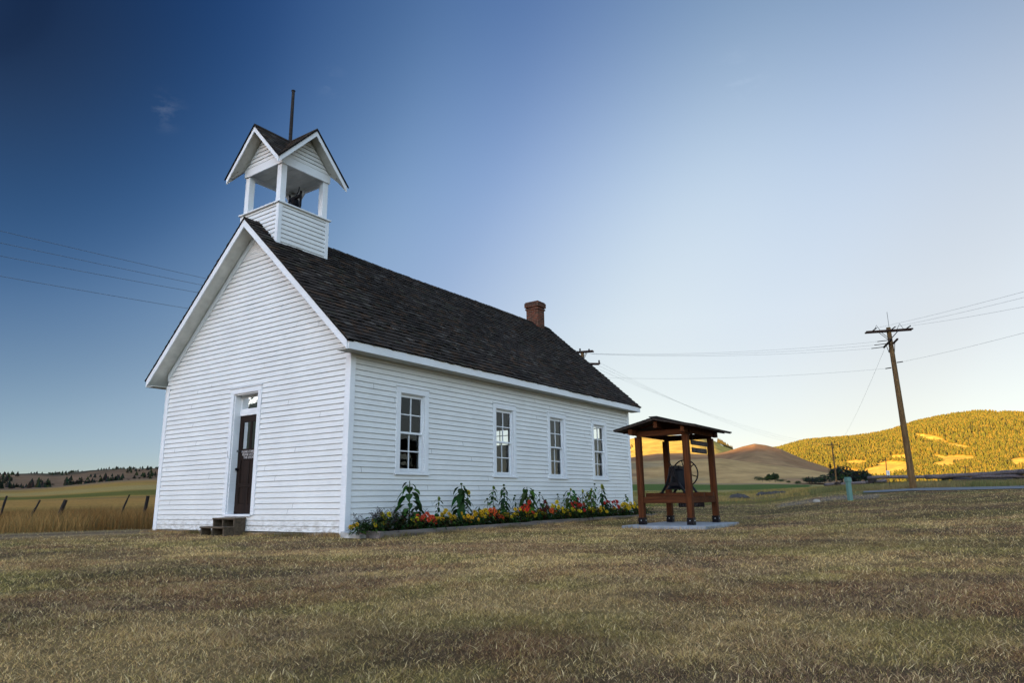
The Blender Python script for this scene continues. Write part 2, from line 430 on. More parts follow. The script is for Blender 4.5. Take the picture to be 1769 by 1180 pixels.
H_B = hill('hill', 'rounded brown grass hill with its crown catching the sun',
     [(560,855),(700,840),(950,800),(1090,791),(1137,784),(1180,783),(1236,786),(1262,780),(1290,771.5),(1312,766.5),(1331,769),(1357,776),(1377,785.5),(1402,797),(1422,803.5),(1441,811),(1480,822),(1530,838),(1570,846),(1620,852)], 950, 560, 8, c_brown, nz=5, back=350, seed=2, prof=.6)  # left part of this ridge line is the shadow edge shaped as a crest
H_A = hill('hill', 'golden sunlit grass hill behind the bell shelter',
     [(300,850),(500,845),(650,830),(850,790),(1000,766),(1085,760.5),(1110,755),(1170,752),(1215,753),(1242,762),(1248,765),(1255,770),(1263,773),(1300,785),(1380,812),(1460,840),(1560,852),(1640,855)], 1500, 900, 10, c_gold, nz=7, back=500, seed=3, prof=.5)
H_L1 = hill('hill', 'dark brown wooded hills along the left skyline',
     [(-1500,830),(-900,815),(-500,818),(-200,820),(0,821.5),(51,820),(100,820.5),(152,815.6),(190,813),(235,812),(285,811),(400,812),(700,820),(1000,845)], 1300, 420, 3, c_left, nz=7, back=500, seed=5, prof=.7)
RIDGE_F = [(900,855),(1050,842),(1150,825),(1250,803),(1320,782),(1356,774.5),(1400,763),(1435,760),(1480,757),(1530,750),(1557,744),(1605,729),(1666,716.5),(1715,710.7),(1769,712.6),(1900,722),(2200,740),(2700,770),(3400,830)]
MEADOW = [(1545,807,44,14),(1518,815,32,11),(1558,790,24,6),(1660,793,46,7),(1632,803,26,7),(1768,798,30,10),(1602,755,34,4.5),(1652,770,26,4),(1625,762,16,4),(1625,790,20,4),(1460,815,30,8),(1480,800,22,6),(1700,716,0,0)]
def c_forest(x, y, az, t):
    c = np.repeat(np.array([[.24, .17, .035]]), len(x), 0)
    c = mixc(c, np.array([.56, .36, .07]), meadow_w(x, y))
    return c
def to_px(x, y, z):
    cp, sp = math.cos(PITCH), math.sin(PITCH); zz = z-CH
    yf = y*cp+zz*sp; zu = -y*sp+zz*cp; cr, sr = math.cos(ROLL), math.sin(ROLL)
    return 884.5+FPX*(x*cr-zu*sr)/yf, 590-FPX*(x*sr+zu*cr)/yf
HF = {}
def meadow_w(x, y):
    # clearings sit at fixed bearings and heights on the slope
    z = HF['f'](np.arctan2(x, y), np.hypot(x, y))
    px, py = to_px(x, y, z)
    w = np.zeros(len(x)); wob = (fbm(x*.008, y*.008, 3, 77)-.5)*1.6
    for (a, b, sx, sy) in MEADOW:
        if sx: 
            d = np.sqrt(((px-a)/sx)**2+((py-b-(px-a)*.18*(1 if sy < 6 else -.1))/sy)**2)
            w = np.maximum(w, 1-SS(.75, 1.0, d+wob*.5))
    return w
def forest():
    azs = np.array([az_of(p[0]) for p in RIDGE_F]); zs = np.array([elz(p[0], p[1], 3000) for p in RIDGE_F])
    def H(az, r):
        zt = np.interp(az, azs, zs); ta = SS(0, .07, az-azs[0])*SS(0, .1, azs[-1]-az); zt = 2+(zt-2)*ta; t = np.clip((r-1500)/1500, 0, 1)
        x = r*np.sin(az); y = r*np.cos(az)
        s = .72*t+.28*t*t*(3-2*t)
        nn = (fbm(x*.0022, y*.0022, 4, 90)-.5)*110+(fbm(x*.008, y*.008, 3, 91)-.5)*24
        z = 5+(zt-5)*s+nn*ta*np.sin(PI*t)*.75
        b = np.clip((r-3000)/900, 0, 1); return z-(zt-5)*b*b
    HF['f'] = H
    a = np.linspace(azs[0], azs[-1], 420); r = np.concatenate([np.linspace(1450, 3000, 110), np.linspace(3000, 3900, 12)[1:]])
    AA, Rr = np.meshgrid(a, r); AA = AA.ravel(); Rr = Rr.ravel(); x = Rr*np.sin(AA); y = Rr*np.cos(AA)
    n = len(a); i0 = (np.arange(len(r)-1)[:, None]*n+np.arange(n-1)[None])
    F = np.stack([i0, i0+n, i0+n+1, i0+1], -1).reshape(-1, 4)
    o = npmesh('hill', np.stack([x, y, H(AA, Rr)], 1), F, c_forest(x, y, AA, Rr), M['hill'], smooth=True)
    tag(o, 'broad sunlit mountain side covered in pine forest', 'hill', kind='structure')
    # the wood itself
    N = 92000
    az = RN.uniform(az_of(1300), az_of(2600), N); t = RN.uniform(0, 1, N)**.9; r = 1480+1530*t
    x = r*np.sin(az); y = r*np.cos(az); w = meadow_w(x, y)
    keep = (RN.rand(N) > w*1.02)
    dens = .30+.70*SS(.38, .60, fbm(x*.004, y*.004, 4, 95)); keep &= RN.rand(N) < dens
    x, y, r, az = x[keep], y[keep], r[keep], az[keep]; z = H(az, r); n = len(x)
    h = RN.uniform(5.5, 11, n)*(1+.25*(r > 2200)); w = h*RN.uniform(.24, .36, n)
    K = 5; ang = RN.uniform(0, 6.3, n)[:, None]+np.arange(K)[None]*2*PI/K
    jit = RN.uniform(.7, 1.25, (n, K))
    low = np.stack([x[:, None]+w[:, None]*jit*np.cos(ang), y[:, None]+w[:, None]*jit*np.sin(ang), z[:, None]+h[:, None]*RN.uniform(.05, .25, (n, K))], -1)
    mid = np.stack([x[:, None]+.62*w[:, None]*jit*np.cos(ang+.6), y[:, None]+.62*w[:, None]*jit*np.sin(ang+.6), z[:, None]+h[:, None]*RN.uniform(.5, .65, (n, K))], -1)
    top = np.stack([x, y, z+h], -1)[:, None]; bot = np.stack([x, y, z-1], -1)[:, None]
    V = np.concatenate([low, mid, top, bot], 1); m = 2*K+2
    base = (np.arange(n)*m)[:, None]; k = np.arange(K); k2 = (k+1) % K
    Q = np.stack([base+k, base+k2, base+K+k2, base+K+k], -1).reshape(-1, 4)
    T = np.concatenate([np.stack([base+K+k, base+K+k2, base+2*K+0*k], -1).reshape(-1, 3), np.stack([base+k2, base+k, base+2*K+1+0*k], -1).reshape(-1, 3)])
    c1 = np.array([.078, .085, .020]); c2 = np.array([.130, .104, .025]); c3 = np.array([.035, .038, .018])
    q = RN.rand(n); C = mixc(np.repeat(c1[None], n, 0), c2, SS(.3, .9, q)); C = mixc(C, c3, (RN.rand(n) < .16)*.9)
    C = np.repeat(C[:, None], m, 1).reshape(-1, 3)
    o = npmesh('forest', V.reshape(-1, 3), [Q, T], C, M['needle'])
    tag(o, 'dense pine wood covering the sunlit mountain side', 'forest', kind='stuff')
forest()

# unseen mountain to the west behind the camera, added to shade the valley
SUN_AZ, SUN_EL = R(-135), R(6.0)
sx, sy = math.sin(SUN_AZ), math.cos(SUN_AZ)
def west():
    V = []; F = []; n = 60; D0 = 1500
    for i in range(n+1):
        s = -4200+8400*i/n
        hgt = 293+5*math.sin(s*.0021+1)+3*math.sin(s*.006)
        for (dd, zz) in ((-700, -20), (-250, hgt*.55), (0, hgt), (350, hgt*.6), (900, -20)):
            V.append((sx*(D0+dd)-sy*s, sy*(D0+dd)+sx*s, zz+ (random.uniform(-6, 6) if 0 < abs(dd) < 600 and dd else 0)))
    for i in range(n):
        for k in range(4): a = i*5+k; F.append((a, a+5, a+6, a+1))
    V = np.array(V); F = np.array(F)
    o = npmesh('mountain', V, F, np.repeat(np.array([[.10, .09, .05]]), len(V), 0), M['hill'], smooth=True)
    tag(o, 'unseen dark ridge added west of the church to throw the valley into shade', 'mountain', kind='structure')
west()

# road: a sheet lying on the terrain
def road():
    a = np.linspace(az_of(1492), az_of(2100), 70); V = []; F = []
    for i, az in enumerate(a):
        t = min(1, max(0, (az-az_of(1492))/(az_of(1600)-az_of(1492))))
        r0 = 40.5-4.0*t; r1 = 44.0+1.0*t
        for k in range(5):
            r = r0+(r1-r0)*k/4; x = r*math.sin(az); y = r*math.cos(az); V.append((x, y, tzz(x, y)+.03))
    for i in range(len(a)-1):
        for k in range(4): q = i*5+k; F.append((q, q+1, q+6, q+5))
    o = npmesh('road', np.array(V), np.array(F), np.full((len(V), 3), .3), M['road'], smooth=True)
    tag(o, 'narrow grey asphalt road beyond the lawn', 'road', kind='structure')
    V = []; F = []
    for i, az in enumerate(a):
        t = min(1, max(0, (az-az_of(1492))/(az_of(1600)-az_of(1492))))
        r0 = 40.5-4.0*t+.25
        for k in range(2):
            r = r0+.16*k; x = r*math.sin(az); y = r*math.cos(az); V.append((x, y, tzz(x, y)+.038))
    for i in range(8, 36): F.append((i*2, i*2+1, i*2+3, i*2+2))
    o = npmesh('road_marking', np.array(V), np.array(F), np.full((len(V), 3), .6), M['white'])
    tag(o, 'white edge line painted along the road', 'road marking', kind='structure')
road()

# ---------------------------------------------------------------- grass blades
def blades(name, x, y, h, w, lean, col, label, cat, zoff=None, curl=1.0):
    n = len(x); z = tz(x, y)-.005 if zoff is None else zoff
    a = RN.uniform(0, 2*PI, n); b = RN.uniform(0, 2*PI, n)      # facing, lean direction
    dx, dy = np.cos(a)*w, np.sin(a)*w; lx, ly = np.cos(b)*lean, np.sin(b)*lean
    V = np.empty((n, 5, 3), np.float32)
    hm = h*.55; V[:, 0] = np.stack([x-dx, y-dy, z], 1); V[:, 1] = np.stack([x+dx, y+dy, z], 1)
    V[:, 2] = np.stack([x+dx*.8+lx*.35, y+dy*.8+ly*.35, z+hm], 1); V[:, 3] = np.stack([x-dx*.8+lx*.35, y-dy*.8+ly*.35, z+hm], 1)
    V[:, 4] = np.stack([x+lx*curl, y+ly*curl, z+h], 1)
    base = (np.arange(n)*5)[:, None]
    Q = base+np.array([[0, 1, 2, 3]]); T = base+np.array([[3, 2, 4]])
    C = np.repeat(col[:, None], 5, 1).reshape(-1, 3)
    o = npmesh(name, V.reshape(-1, 3), [Q, T], C, M['blade'])
    tag(o, label, cat, kind='stuff'); return o
CHO = Vector((-3.0678, 12.7791, 0)); YAW = .6028
U = Vector((math.sin(YAW), math.cos(YAW), 0)); Vv = Vector((-math.cos(YAW), math.sin(YAW), 0))
def in_church(x, y, m=0.0):
    u = (x-CHO.x)*U.x+(y-CHO.y)*U.y; v = (x-CHO.x)*Vv.x+(y-CHO.y)*Vv.y
    c = (u > -.02-m) & (u < 12.1) & (v > -1.0) & (v < 6.42)
    c |= (u > 5.2) & (u < 7.3) & (v > -4.75) & (v < -2.95)     # kiosk slab
    return c
def lawn():
    xs = []; ys = []; sc = []
    for r0, r1, dens, s in ((2.2, 4.0, 17000, .85), (4.0, 6.5, 8500, 1.0), (6.5, 10, 3300, 1.3), (10, 16, 850, 1.8), (16, 26, 260, 2.5), (26, 42, 100, 3.6)):
        a0, a1 = R(-44), R(44)
        n = int(dens*(a1-a0)*(r1*r1-r0*r0)/2)
        r = np.sqrt(RN.uniform(r0*r0, r1*r1, n)); a = RN.uniform(a0, a1, n)
        xs.append(r*np.sin(a)); ys.append(r*np.cos(a)); sc.append(np.full(n, s))
    x = np.concatenate(xs); y = np.concatenate(ys); s = np.concatenate(sc); r = np.hypot(x, y); az = np.arctan2(x, y)
    # clumping: pull blades to tufts
    tuft = fbm(x*4.5, y*4.5, 3, 61); keep = (tuft > .36+.22*RN.rand(len(x))) | (RN.rand(len(x)) < .65)
    keep &= ~in_church(x, y); keep &= ~((az < R(-12)) & (r > 17.3) & (r < 20.6) & (RN.rand(len(x)) < .8)); keep &= ~((az < R(-12)) & (r > 22))
    rd = (az > az_of(1490)) & (r > 35.8); keep &= ~rd
    x, y, s, r, tuft = x[keep], y[keep], s[keep], r[keep], tuft[keep]; n = len(x)
    c = lawncol(x, y)
    q = RN.rand(n)
    c = mixc(c, LAWN['pale'], (q < .12)*.8); c = mixc(c, LAWN['olive']*1.15, ((q > .2) & (q < .38))*.7); c = mixc(c, LAWN['brown'], ((q > .4) & (q < .60))*.85)
    c *= RN.uniform(.35, 1.45, n)[:, None]
    hh = (.009+.017*RN.rand(n)**1.5+.022*np.clip(tuft-.5, 0, 1)*2)*np.minimum(s, 1.9)**.5
    c = c*(.93+.22*SS(3.5, 8, r))[:, None]*(1-.22*SS(.52, .68, fbm(x*.35+7, y*.45, 3, 88)))[:, None]
    tall = RN.rand(n) < .010; hh = np.where(tall, hh*1.5, hh); c = np.where(tall[:, None], LAWN['pale'][None], c)
    lean = hh*RN.uniform(.3, 2.2, n)
    print('lawn blades', n)
    blades('lawn_grass', x, y, hh, .0014*s*RN.uniform(.7, 1.5, n), lean, c, 'short dry brown and straw coloured grass covering the lawn', 'grass')
lawn()
def fringe():
    P = []
    def line(u0, v0, u1, v1, dens, wd):
        n = int(dens*math.hypot(u1-u0, v1-v0)); t = RN.rand(n); q = RN.normal(0, wd, n)
        du, dv = (u1-u0), (v1-v0); k = math.hypot(du, dv); nx, ny = -dv/k, du/k
        P.append(np.stack([u0+du*t+nx*q, v0+dv*t+ny*q], 1))
    line(-.09, -.1, -.09, 6.5, 700, .035); line(-.3, 6.5, 3, 6.5, 200, .05); line(-.1, -.99, 12, -.99, 380, .04); line(12.15, -.9, 12.15, 0, 200, .05)
    kx = (KCX-CHO.x)*U.x+(KCY-CHO.y)*U.y; ky = (KCX-CHO.x)*Vv.x+(KCY-CHO.y)*Vv.y
    for a, b, c, d in ((-1.34, .86, -1.34, -.62), (-1.34, -.64, -1.18, -1.02), (-1.18, -1.02, 1.1, -1.02), (1.1, -1.02, 1.1, .86)): line(kx+a, ky+b, kx+c, ky+d, 90, .03)
    P = np.concatenate(P); x = CHO.x+U.x*P[:, 0]+Vv.x*P[:, 1]; y = CHO.y+U.y*P[:, 0]+Vv.y*P[:, 1]; n = len(x)
    c = np.repeat(LAWN['straw'][None], n, 0); c = mixc(c, LAWN['green'], SS(.4, .6, fbm(x*1.2, y*1.2, 3, 70))*.9); c = mixc(c, LAWN['brown'], (RN.rand(n) < .4)*.9); c *= RN.uniform(.45, 1.1, n)[:, None]
    h = RN.uniform(.03, .10, n)*(.5+.9*fbm(x*2, y*2, 3, 71))
    blades('wall_grass', x, y, h, .0028*RN.uniform(.7, 1.4, n), h*RN.uniform(.2, 1.2, n), c, 'unmown grass fringe along the church walls and shelter slab', 'grass')
KCX, KCY = 3.698, 15.832
fringe()
def tall_grass():
    n = 34000
    r = RN.uniform(40, 150, n); a = RN.uniform(az_of(1085), az_of(1490), n); x = r*np.sin(a); y = r*np.cos(a)
    c = np.repeat(np.array([[.36, .26, .085]]), n, 0); c = mixc(c, np.array([.13, .145, .035]), SS(.42, .56, fbm(x*.09, y*.09, 4, 63))*.9); c = mixc(c, np.array([.20, .13, .06]), (RN.rand(n) < .3)*.7); c *= RN.uniform(.6, 1.2, n)[:, None]
    kk = fbm(x*.12, y*.12, 3, 64); h = RN.uniform(.06, .34, n)*SS(.35, .7, kk)+.04
    blades('meadow_grass', x, y, h, .012*r/60*RN.uniform(.6, 1.4, n), h*RN.uniform(.1, .7, n), c, 'rough golden and green grass between the lawn and the green crop', 'grass')
    n = 42000
    r = RN.uniform(20.8, 34, n)**1.0; a = RN.uniform(R(-46), R(-14), n); x = r*np.sin(a); y = r*np.cos(a)
    k = ~in_church(x, y, .3); x, y = x[k], y[k]; n = len(x)
    c = np.repeat(np.array([[.28, .145, .045]]), n, 0); c = mixc(c, np.array([.46, .27, .09]), SS(.45, .65, fbm(x*.5, y*.5, 3, 66))*.8)
    c = mixc(c, np.array([.15, .13, .05]), (RN.rand(n) < .25)*.7); c *= RN.uniform(.6, 1.2, n)[:, None]
    h = RN.uniform(.25, .62, n)*(.75+.5*fbm(x*.4, y*.4, 2, 67))
    blades('tall_grass', x, y, h, .0055*RN.uniform(.6, 1.4, n), h*RN.uniform(.1, .7, n), c, 'tall uncut golden brown grass along the left fence line', 'grass')
    n = 26000
    r = RN.uniform(45.3, 66, n); a = RN.uniform(az_of(1400), az_of(1830), n); x = r*np.sin(a); y = r*np.cos(a)
    c = np.repeat(np.array([[.24, .19, .085]]), n, 0); c = mixc(c, np.array([.12, .14, .05]), SS(.45, .6, fbm(x*.3, y*.3, 3, 68))*.8); c *= RN.uniform(.6, 1.2, n)[:, None]
    h = RN.uniform(.1, .42, n)
    blades('verge_grass', x, y, h, .009*RN.uniform(.6, 1.4, n), h*RN.uniform(.1, .6, n), c, 'rough straw and green grass between the road and the log fence', 'grass')
tall_grass()

# ================================================================= CHURCH
W, L, SO, FO, RO = 6.4157, 12.102, .30, .36, .318
YR = W/2; ZE, ZR = 3.54, 6.81; SL = (ZR-ZE)/(YR+SO)
th = math.atan(SL); CT, ST = math.cos(th), math.sin(th)
RZ = PI/2-YAW
ch = empty('church', CHO, RZ, label='white clapboard one-room country church with small belfry and brown shingle roof', cat='church')
MAPS = {'front': lambda s, d, z: (-d, s, z), 'side': lambda s, d, z: (s, -d, z),
        'far': lambda s, d, z: (s, W+d, z), 'rear': lambda s, d, z: (L+d, s, z)}
def clap(mb, fn, s0, s1, z0, z1, e=.108, opens=(), lim=None, d0=.019, jit=.0016, seg=.55):
    rnd = random.Random(int(z0*100+s1*31))
    z = z0; row = 0
    while z < z1-1e-4:
        zt = min(z+e, z1)
        cuts = {s0, s1}
        for o in opens: cuts |= {min(max(o[0], s0), s1), min(max(o[1], s0), s1)}
        if lim:
            a0, b0 = lim(z); cuts = {min(max(c, a0), b0) for c in cuts}|{a0, b0}
        jn = [] if seg > 1 else [rnd.uniform(s0+.3, s1-.3) for _ in range(int((s1-s0)/9+rnd.random()*.9))]
        jn = [q for q in jn if (not lim) or (lim(zt)[0]+.1 < q < lim(zt)[1]-.1)]
        for q in jn: cuts |= {q-.003, q+.003}
        cs = sorted(cuts)
        pts = []
        for a, b in zip(cs[:-1], cs[1:]):
            n = max(1, int((b-a)/seg))
            pts += [(a+(b-a)*k/n, a+(b-a)*(k+1)/n) for k in range(n)]
        jz = {}
        ph = rnd.uniform(0, 6)
        def jb(s):
            return jit*(math.sin(s*1.7+ph)+.7*math.sin(s*4.1+ph*2))
        for a, b in pts:
            if b-a < 1e-5: continue
            m = (a+b)/2; rng = [(z, zt)]
            if any(abs(m-q) < .0029 for q in jn): continue
            for o in opens:
                if o[0]-1e-6 <= m <= o[1]+1e-6:
                    nr = []
                    for q0, q1 in rng:
                        if o[2] > q0 and o[2] < q1: nr.append((q0, o[2]))
                        if o[3] < q1 and o[3] > q0: nr.append((o[3], q1))
                        if o[3] <= q0 or o[2] >= q1: nr.append((q0, q1))
                    rng = nr
            for q0, q1 in rng:
                D = lambda zz: .003+(d0-.003)*(1-(zz-z)/e)
                at_, bt_ = a, b
                last = not (abs(q1-zt) < 1e-6 and zt < z1-1e-4)
                GR = .0 if last else .012
                top = q1-GR
                if top <= q0+.002: continue
                if lim:
                    la, lb = lim(q1); at_ = min(max(a, la), lb); bt_ = min(max(b, la), lb)
                ja, jbb = (jb(a), jb(b)) if abs(q0-z) < 1e-6 else (0, 0)
                vs = [fn(a, D(q0), q0+ja), fn(b, D(q0), q0+jbb), fn(bt_, D(top), top), fn(at_, D(top), top), fn(a, -.014, q0+ja), fn(b, -.014, q0+jbb)]
                fs = [(0, 1, 2, 3), (4, 5, 1, 0)]
                if GR:
                    vs += [fn(bt_, -.014, top), fn(at_, -.014, top), fn(bt_, -.014, q1+.004), fn(at_, -.014, q1+.004)]; fs += [(3, 2, 6, 7), (7, 6, 8, 9)]
                mb.add(vs, fs)
        z = zt; row += 1
WIN = [1.2304, 4.5268, 7.0103, 9.506]; WW = .9772; WZ0, WZ1 = 1.124, 2.904
CAS = .125
wopen = [(w+CAS, w+WW-CAS, WZ0+.05, WZ1-CAS) for w in WIN]
DO = (2.79, 3.645, .40, 2.94)
ZW = 3.40
def glim(z):
    if z < ZE+SO*0+.0: lo = 0
    lo = max(0, (z+.13-ZE)/SL-SO); return (min(lo, YR), max(W-lo, YR))
mb = MB(); clap(mb, MAPS['front'], 0, W, .07, ZR-.16, opens=[DO], lim=glim); mb.build('wall', M['paint'], ch)
mb = MB(); clap(mb, MAPS['side'], 0, L, .07, ZW, opens=wopen); mb.build('wall', M['paint'], ch)
mb = MB(); clap(mb, MAPS['far'], 0, L, .07, ZW, opens=wopen, seg=3); mb.build('wall', M['paint'], ch)
ROP = [(4.74, 5.62, 2.54, 3.13), (.98, 1.86, 2.54, 3.13)]
mb = MB(); clap(mb, MAPS['rear'], 0, W, .07, ZR-.16, lim=glim, opens=ROP, seg=3); mb.build('wall', M['paint'], ch)
# inner shell with matching openings
def sheet(mb, fn, s0, s1, z0, z1, d, opens):
    ss = sorted({s0, s1}|{o[0] for o in opens}|{o[1] for o in opens}); zs = sorted({z0, z1}|{o[2] for o in opens}|{o[3] for o in opens})
    for a, b in zip(ss[:-1], ss[1:]):
        for c, e in zip(zs[:-1], zs[1:]):
            m, q = (a+b)/2, (c+e)/2
            if any(o[0] < m < o[1] and o[2] < q < o[3] for o in opens): continue
            mb.add([fn(a, d, c), fn(b, d, c), fn(b, d, e), fn(a, d, e)], [(0, 1, 2, 3)])
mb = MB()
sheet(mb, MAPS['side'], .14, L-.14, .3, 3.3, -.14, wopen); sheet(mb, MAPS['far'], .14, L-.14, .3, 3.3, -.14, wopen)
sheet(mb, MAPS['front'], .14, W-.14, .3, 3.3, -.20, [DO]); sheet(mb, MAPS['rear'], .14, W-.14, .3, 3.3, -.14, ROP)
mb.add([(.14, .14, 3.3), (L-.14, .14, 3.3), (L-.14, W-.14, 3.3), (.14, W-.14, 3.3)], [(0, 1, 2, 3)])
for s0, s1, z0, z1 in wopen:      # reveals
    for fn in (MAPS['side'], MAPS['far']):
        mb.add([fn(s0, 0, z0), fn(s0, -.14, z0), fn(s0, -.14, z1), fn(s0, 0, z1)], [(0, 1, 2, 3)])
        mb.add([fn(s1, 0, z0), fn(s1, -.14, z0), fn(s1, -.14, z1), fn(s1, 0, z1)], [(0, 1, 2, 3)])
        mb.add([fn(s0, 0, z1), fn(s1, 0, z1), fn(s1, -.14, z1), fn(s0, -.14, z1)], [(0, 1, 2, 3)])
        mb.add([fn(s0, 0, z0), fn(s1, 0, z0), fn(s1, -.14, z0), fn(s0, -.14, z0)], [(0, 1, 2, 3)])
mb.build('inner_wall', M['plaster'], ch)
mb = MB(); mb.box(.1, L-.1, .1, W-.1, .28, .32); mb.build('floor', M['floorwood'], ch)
mb = MB(); mb.box(.09, L-.03, .07, W-.03, -.35, .068)
for k in range(9): mb.box(.02+k*.0, .03, .5+k*.65, .95+k*.65+random.uniform(-.1, .1), -.3, .05+random.uniform(-.02, .01))
mb.build('foundation', M['stone'], ch)
# corner boards
def corner(u, v, su, sv):
    m = MB()
    uo = u-su*.03; vo = v-sv*.03
    m.prism([(uo, vo), (uo, v+sv*.115), (u, v+sv*.115), (u, v), (u+su*.10, v), (u+su*.10, vo)], .03, ZW, 2)
    m.build('corner_board', M['trim'], ch, bevel=.003)
corner(0, 0, 1, 1); corner(0, W, 1, -1); corner(L, 0, -1, 1); corner(L, W, -1, -1)
# roof
def zt(v): return ZE+SL*(YR+SO-abs(v-YR)-0)
def zroof(v): return ZR-SL*abs(v-YR)
def rp(side, t, n):   # side 0: right slope (v small), t up the slope from the eave, n normal offset
    v = -SO+t*CT-n*ST; z = ZE+t*ST+n*CT
    return (v, z) if side == 0 else (W-v, z)
TL = (YR+SO)/CT
mb = MB()
for sd in (0, 1):
    poly = [rp(sd, 0, 0), rp(sd, TL, 0), (YR, ZR-.10), (rp(sd, 0, 0)[0], ZE-.10)]
    mb.prism(poly, -FO, L+RO, 0)
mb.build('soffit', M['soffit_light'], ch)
rf = bpy.data.objects.new('roof', None)
mb = MB(); rnd = random.Random(5)
_u, _t = np.meshgrid(np.arange(64)/4, np.arange(32)/5, indexing='ij'); SHN = fbm(_u*.9, _t*1.1, 3, 123)
def shingle(mb, P, u, w, t, ln, lift, thk, col):
    """P(u,t,n)->point"""
    n0 = .046+lift; n1 = .024; kk = .62+.8*(SHN[int(u*4) % 64][int(t*5) % 32]); col = tuple(x*kk for x in col)
    vs = [P(u, t, n0), P(u+w, t, n0+rnd.uniform(-.002, .002)), P(u+w, t+ln, n1), P(u, t+ln, n1), P(u, t, n0-thk), P(u+w, t, n0-thk)]
    mb.add(vs, [(0, 1, 2, 3), (4, 0, 3), (1, 5, 2)], col); mb.add([vs[4], vs[5], vs[1], vs[0]], [(0, 1, 2, 3)], (.006, .005, .005))
def shcol():
    b = rnd.uniform(.55, 1.25); q = rnd.random()
    c = (.038, .029, .023) if q < .62 else ((.055, .033, .020) if q < .78 else ((.042, .036, .024) if q < .88 else (.065, .054, .044)))
    return tuple(x*b for x in c)
EX = .150
for sd in (0, 1):
    P = lambda u, t, n, sd=sd: (u, *rp(sd, t, n))
    rows = int((TL+.03)/EX)+1
    for k in range(rows):
        t = -.04+k*EX; u = -FO-.04-rnd.random()*.1
        while u < L+RO+.04:
            w = rnd.uniform(.09, .22)
            a = max(u, -FO-.04); b = min(u+w-.005, L+RO+.04)
            ln = min(EX*1.35, TL-t+.01)
            if b > a and ln > .03: shingle(mb, P, a, b-a, t+rnd.uniform(-.009, .009)+.006*math.sin(u*1.3+k), ln, rnd.random()**3*.016, .026, shcol())
            u += w
for sd in (0, 1):
    for a, b in ((-FO-.045, -FO+.1), (L+RO-.1, L+RO+.045)): mb.prism([rp(sd, -.045, .001), rp(sd, TL, .001), (YR, ZR+.035), rp(sd, -.045, .028)], a, b, 0, (.010, .008, .007))
# ridge cap
u = -FO-.04
while u < L+RO:
    c = shcol(); dz = .045+rnd.random()*.012+.012*math.sin(u*.9); w = .2
    for sg in (-1, 1):
        mb.add([(u, YR, ZR+dz+.012), (u+w, YR, ZR+dz), (u+w, YR+sg*.13, ZR+dz-.13*SL+.005), (u, YR+sg*.13, ZR+dz-.13*SL+.02), (u, YR, ZR+dz-.015), (u, YR+sg*.13, ZR+dz-.13*SL-.01)],
               [(0, 1, 2, 3), (4, 0, 3, 5)], c)
    u += .15
roof = mb.build('roof', M['shingle'], ch)
# barge boards + fascia + frieze
for u0, u1 in ((-FO-.03, -FO), (L+RO, L+RO+.03)):
    for sg in (-1, 1):
        e = YR+sg*(YR+SO)
        m = MB(); m.prism([(e, ZE-.175), (e, ZE-.006), (YR, ZR-.006), (YR, ZR-.18)], u0, u1, 0); m.build('barge_board', M['trim'], ch)
for v0, v1 in ((-SO-.025, -SO), (W+SO, W+SO+.025)):
    m = MB(); m.box(-FO, L+RO, v0, v1, ZE-.165, ZE-.012); m.build('fascia', M['trim'], ch)
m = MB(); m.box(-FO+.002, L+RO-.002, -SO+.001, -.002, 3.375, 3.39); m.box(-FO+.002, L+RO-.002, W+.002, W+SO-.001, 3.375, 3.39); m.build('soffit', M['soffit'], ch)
for uu in ((-.03, -.002), (L+.002, L+.03)):
    for sg in (-1, 1):
        m = MB(); e = YR+sg*(YR-.0)
        zz = lambda v: zroof(v)-.125
        m.prism([(e, zz(e)), (YR, zz(YR)), (YR, zz(YR)-.17), (e, zz(e)-.17)], uu[0], uu[1], 0); m.build('rake_board', M['trim'], ch)

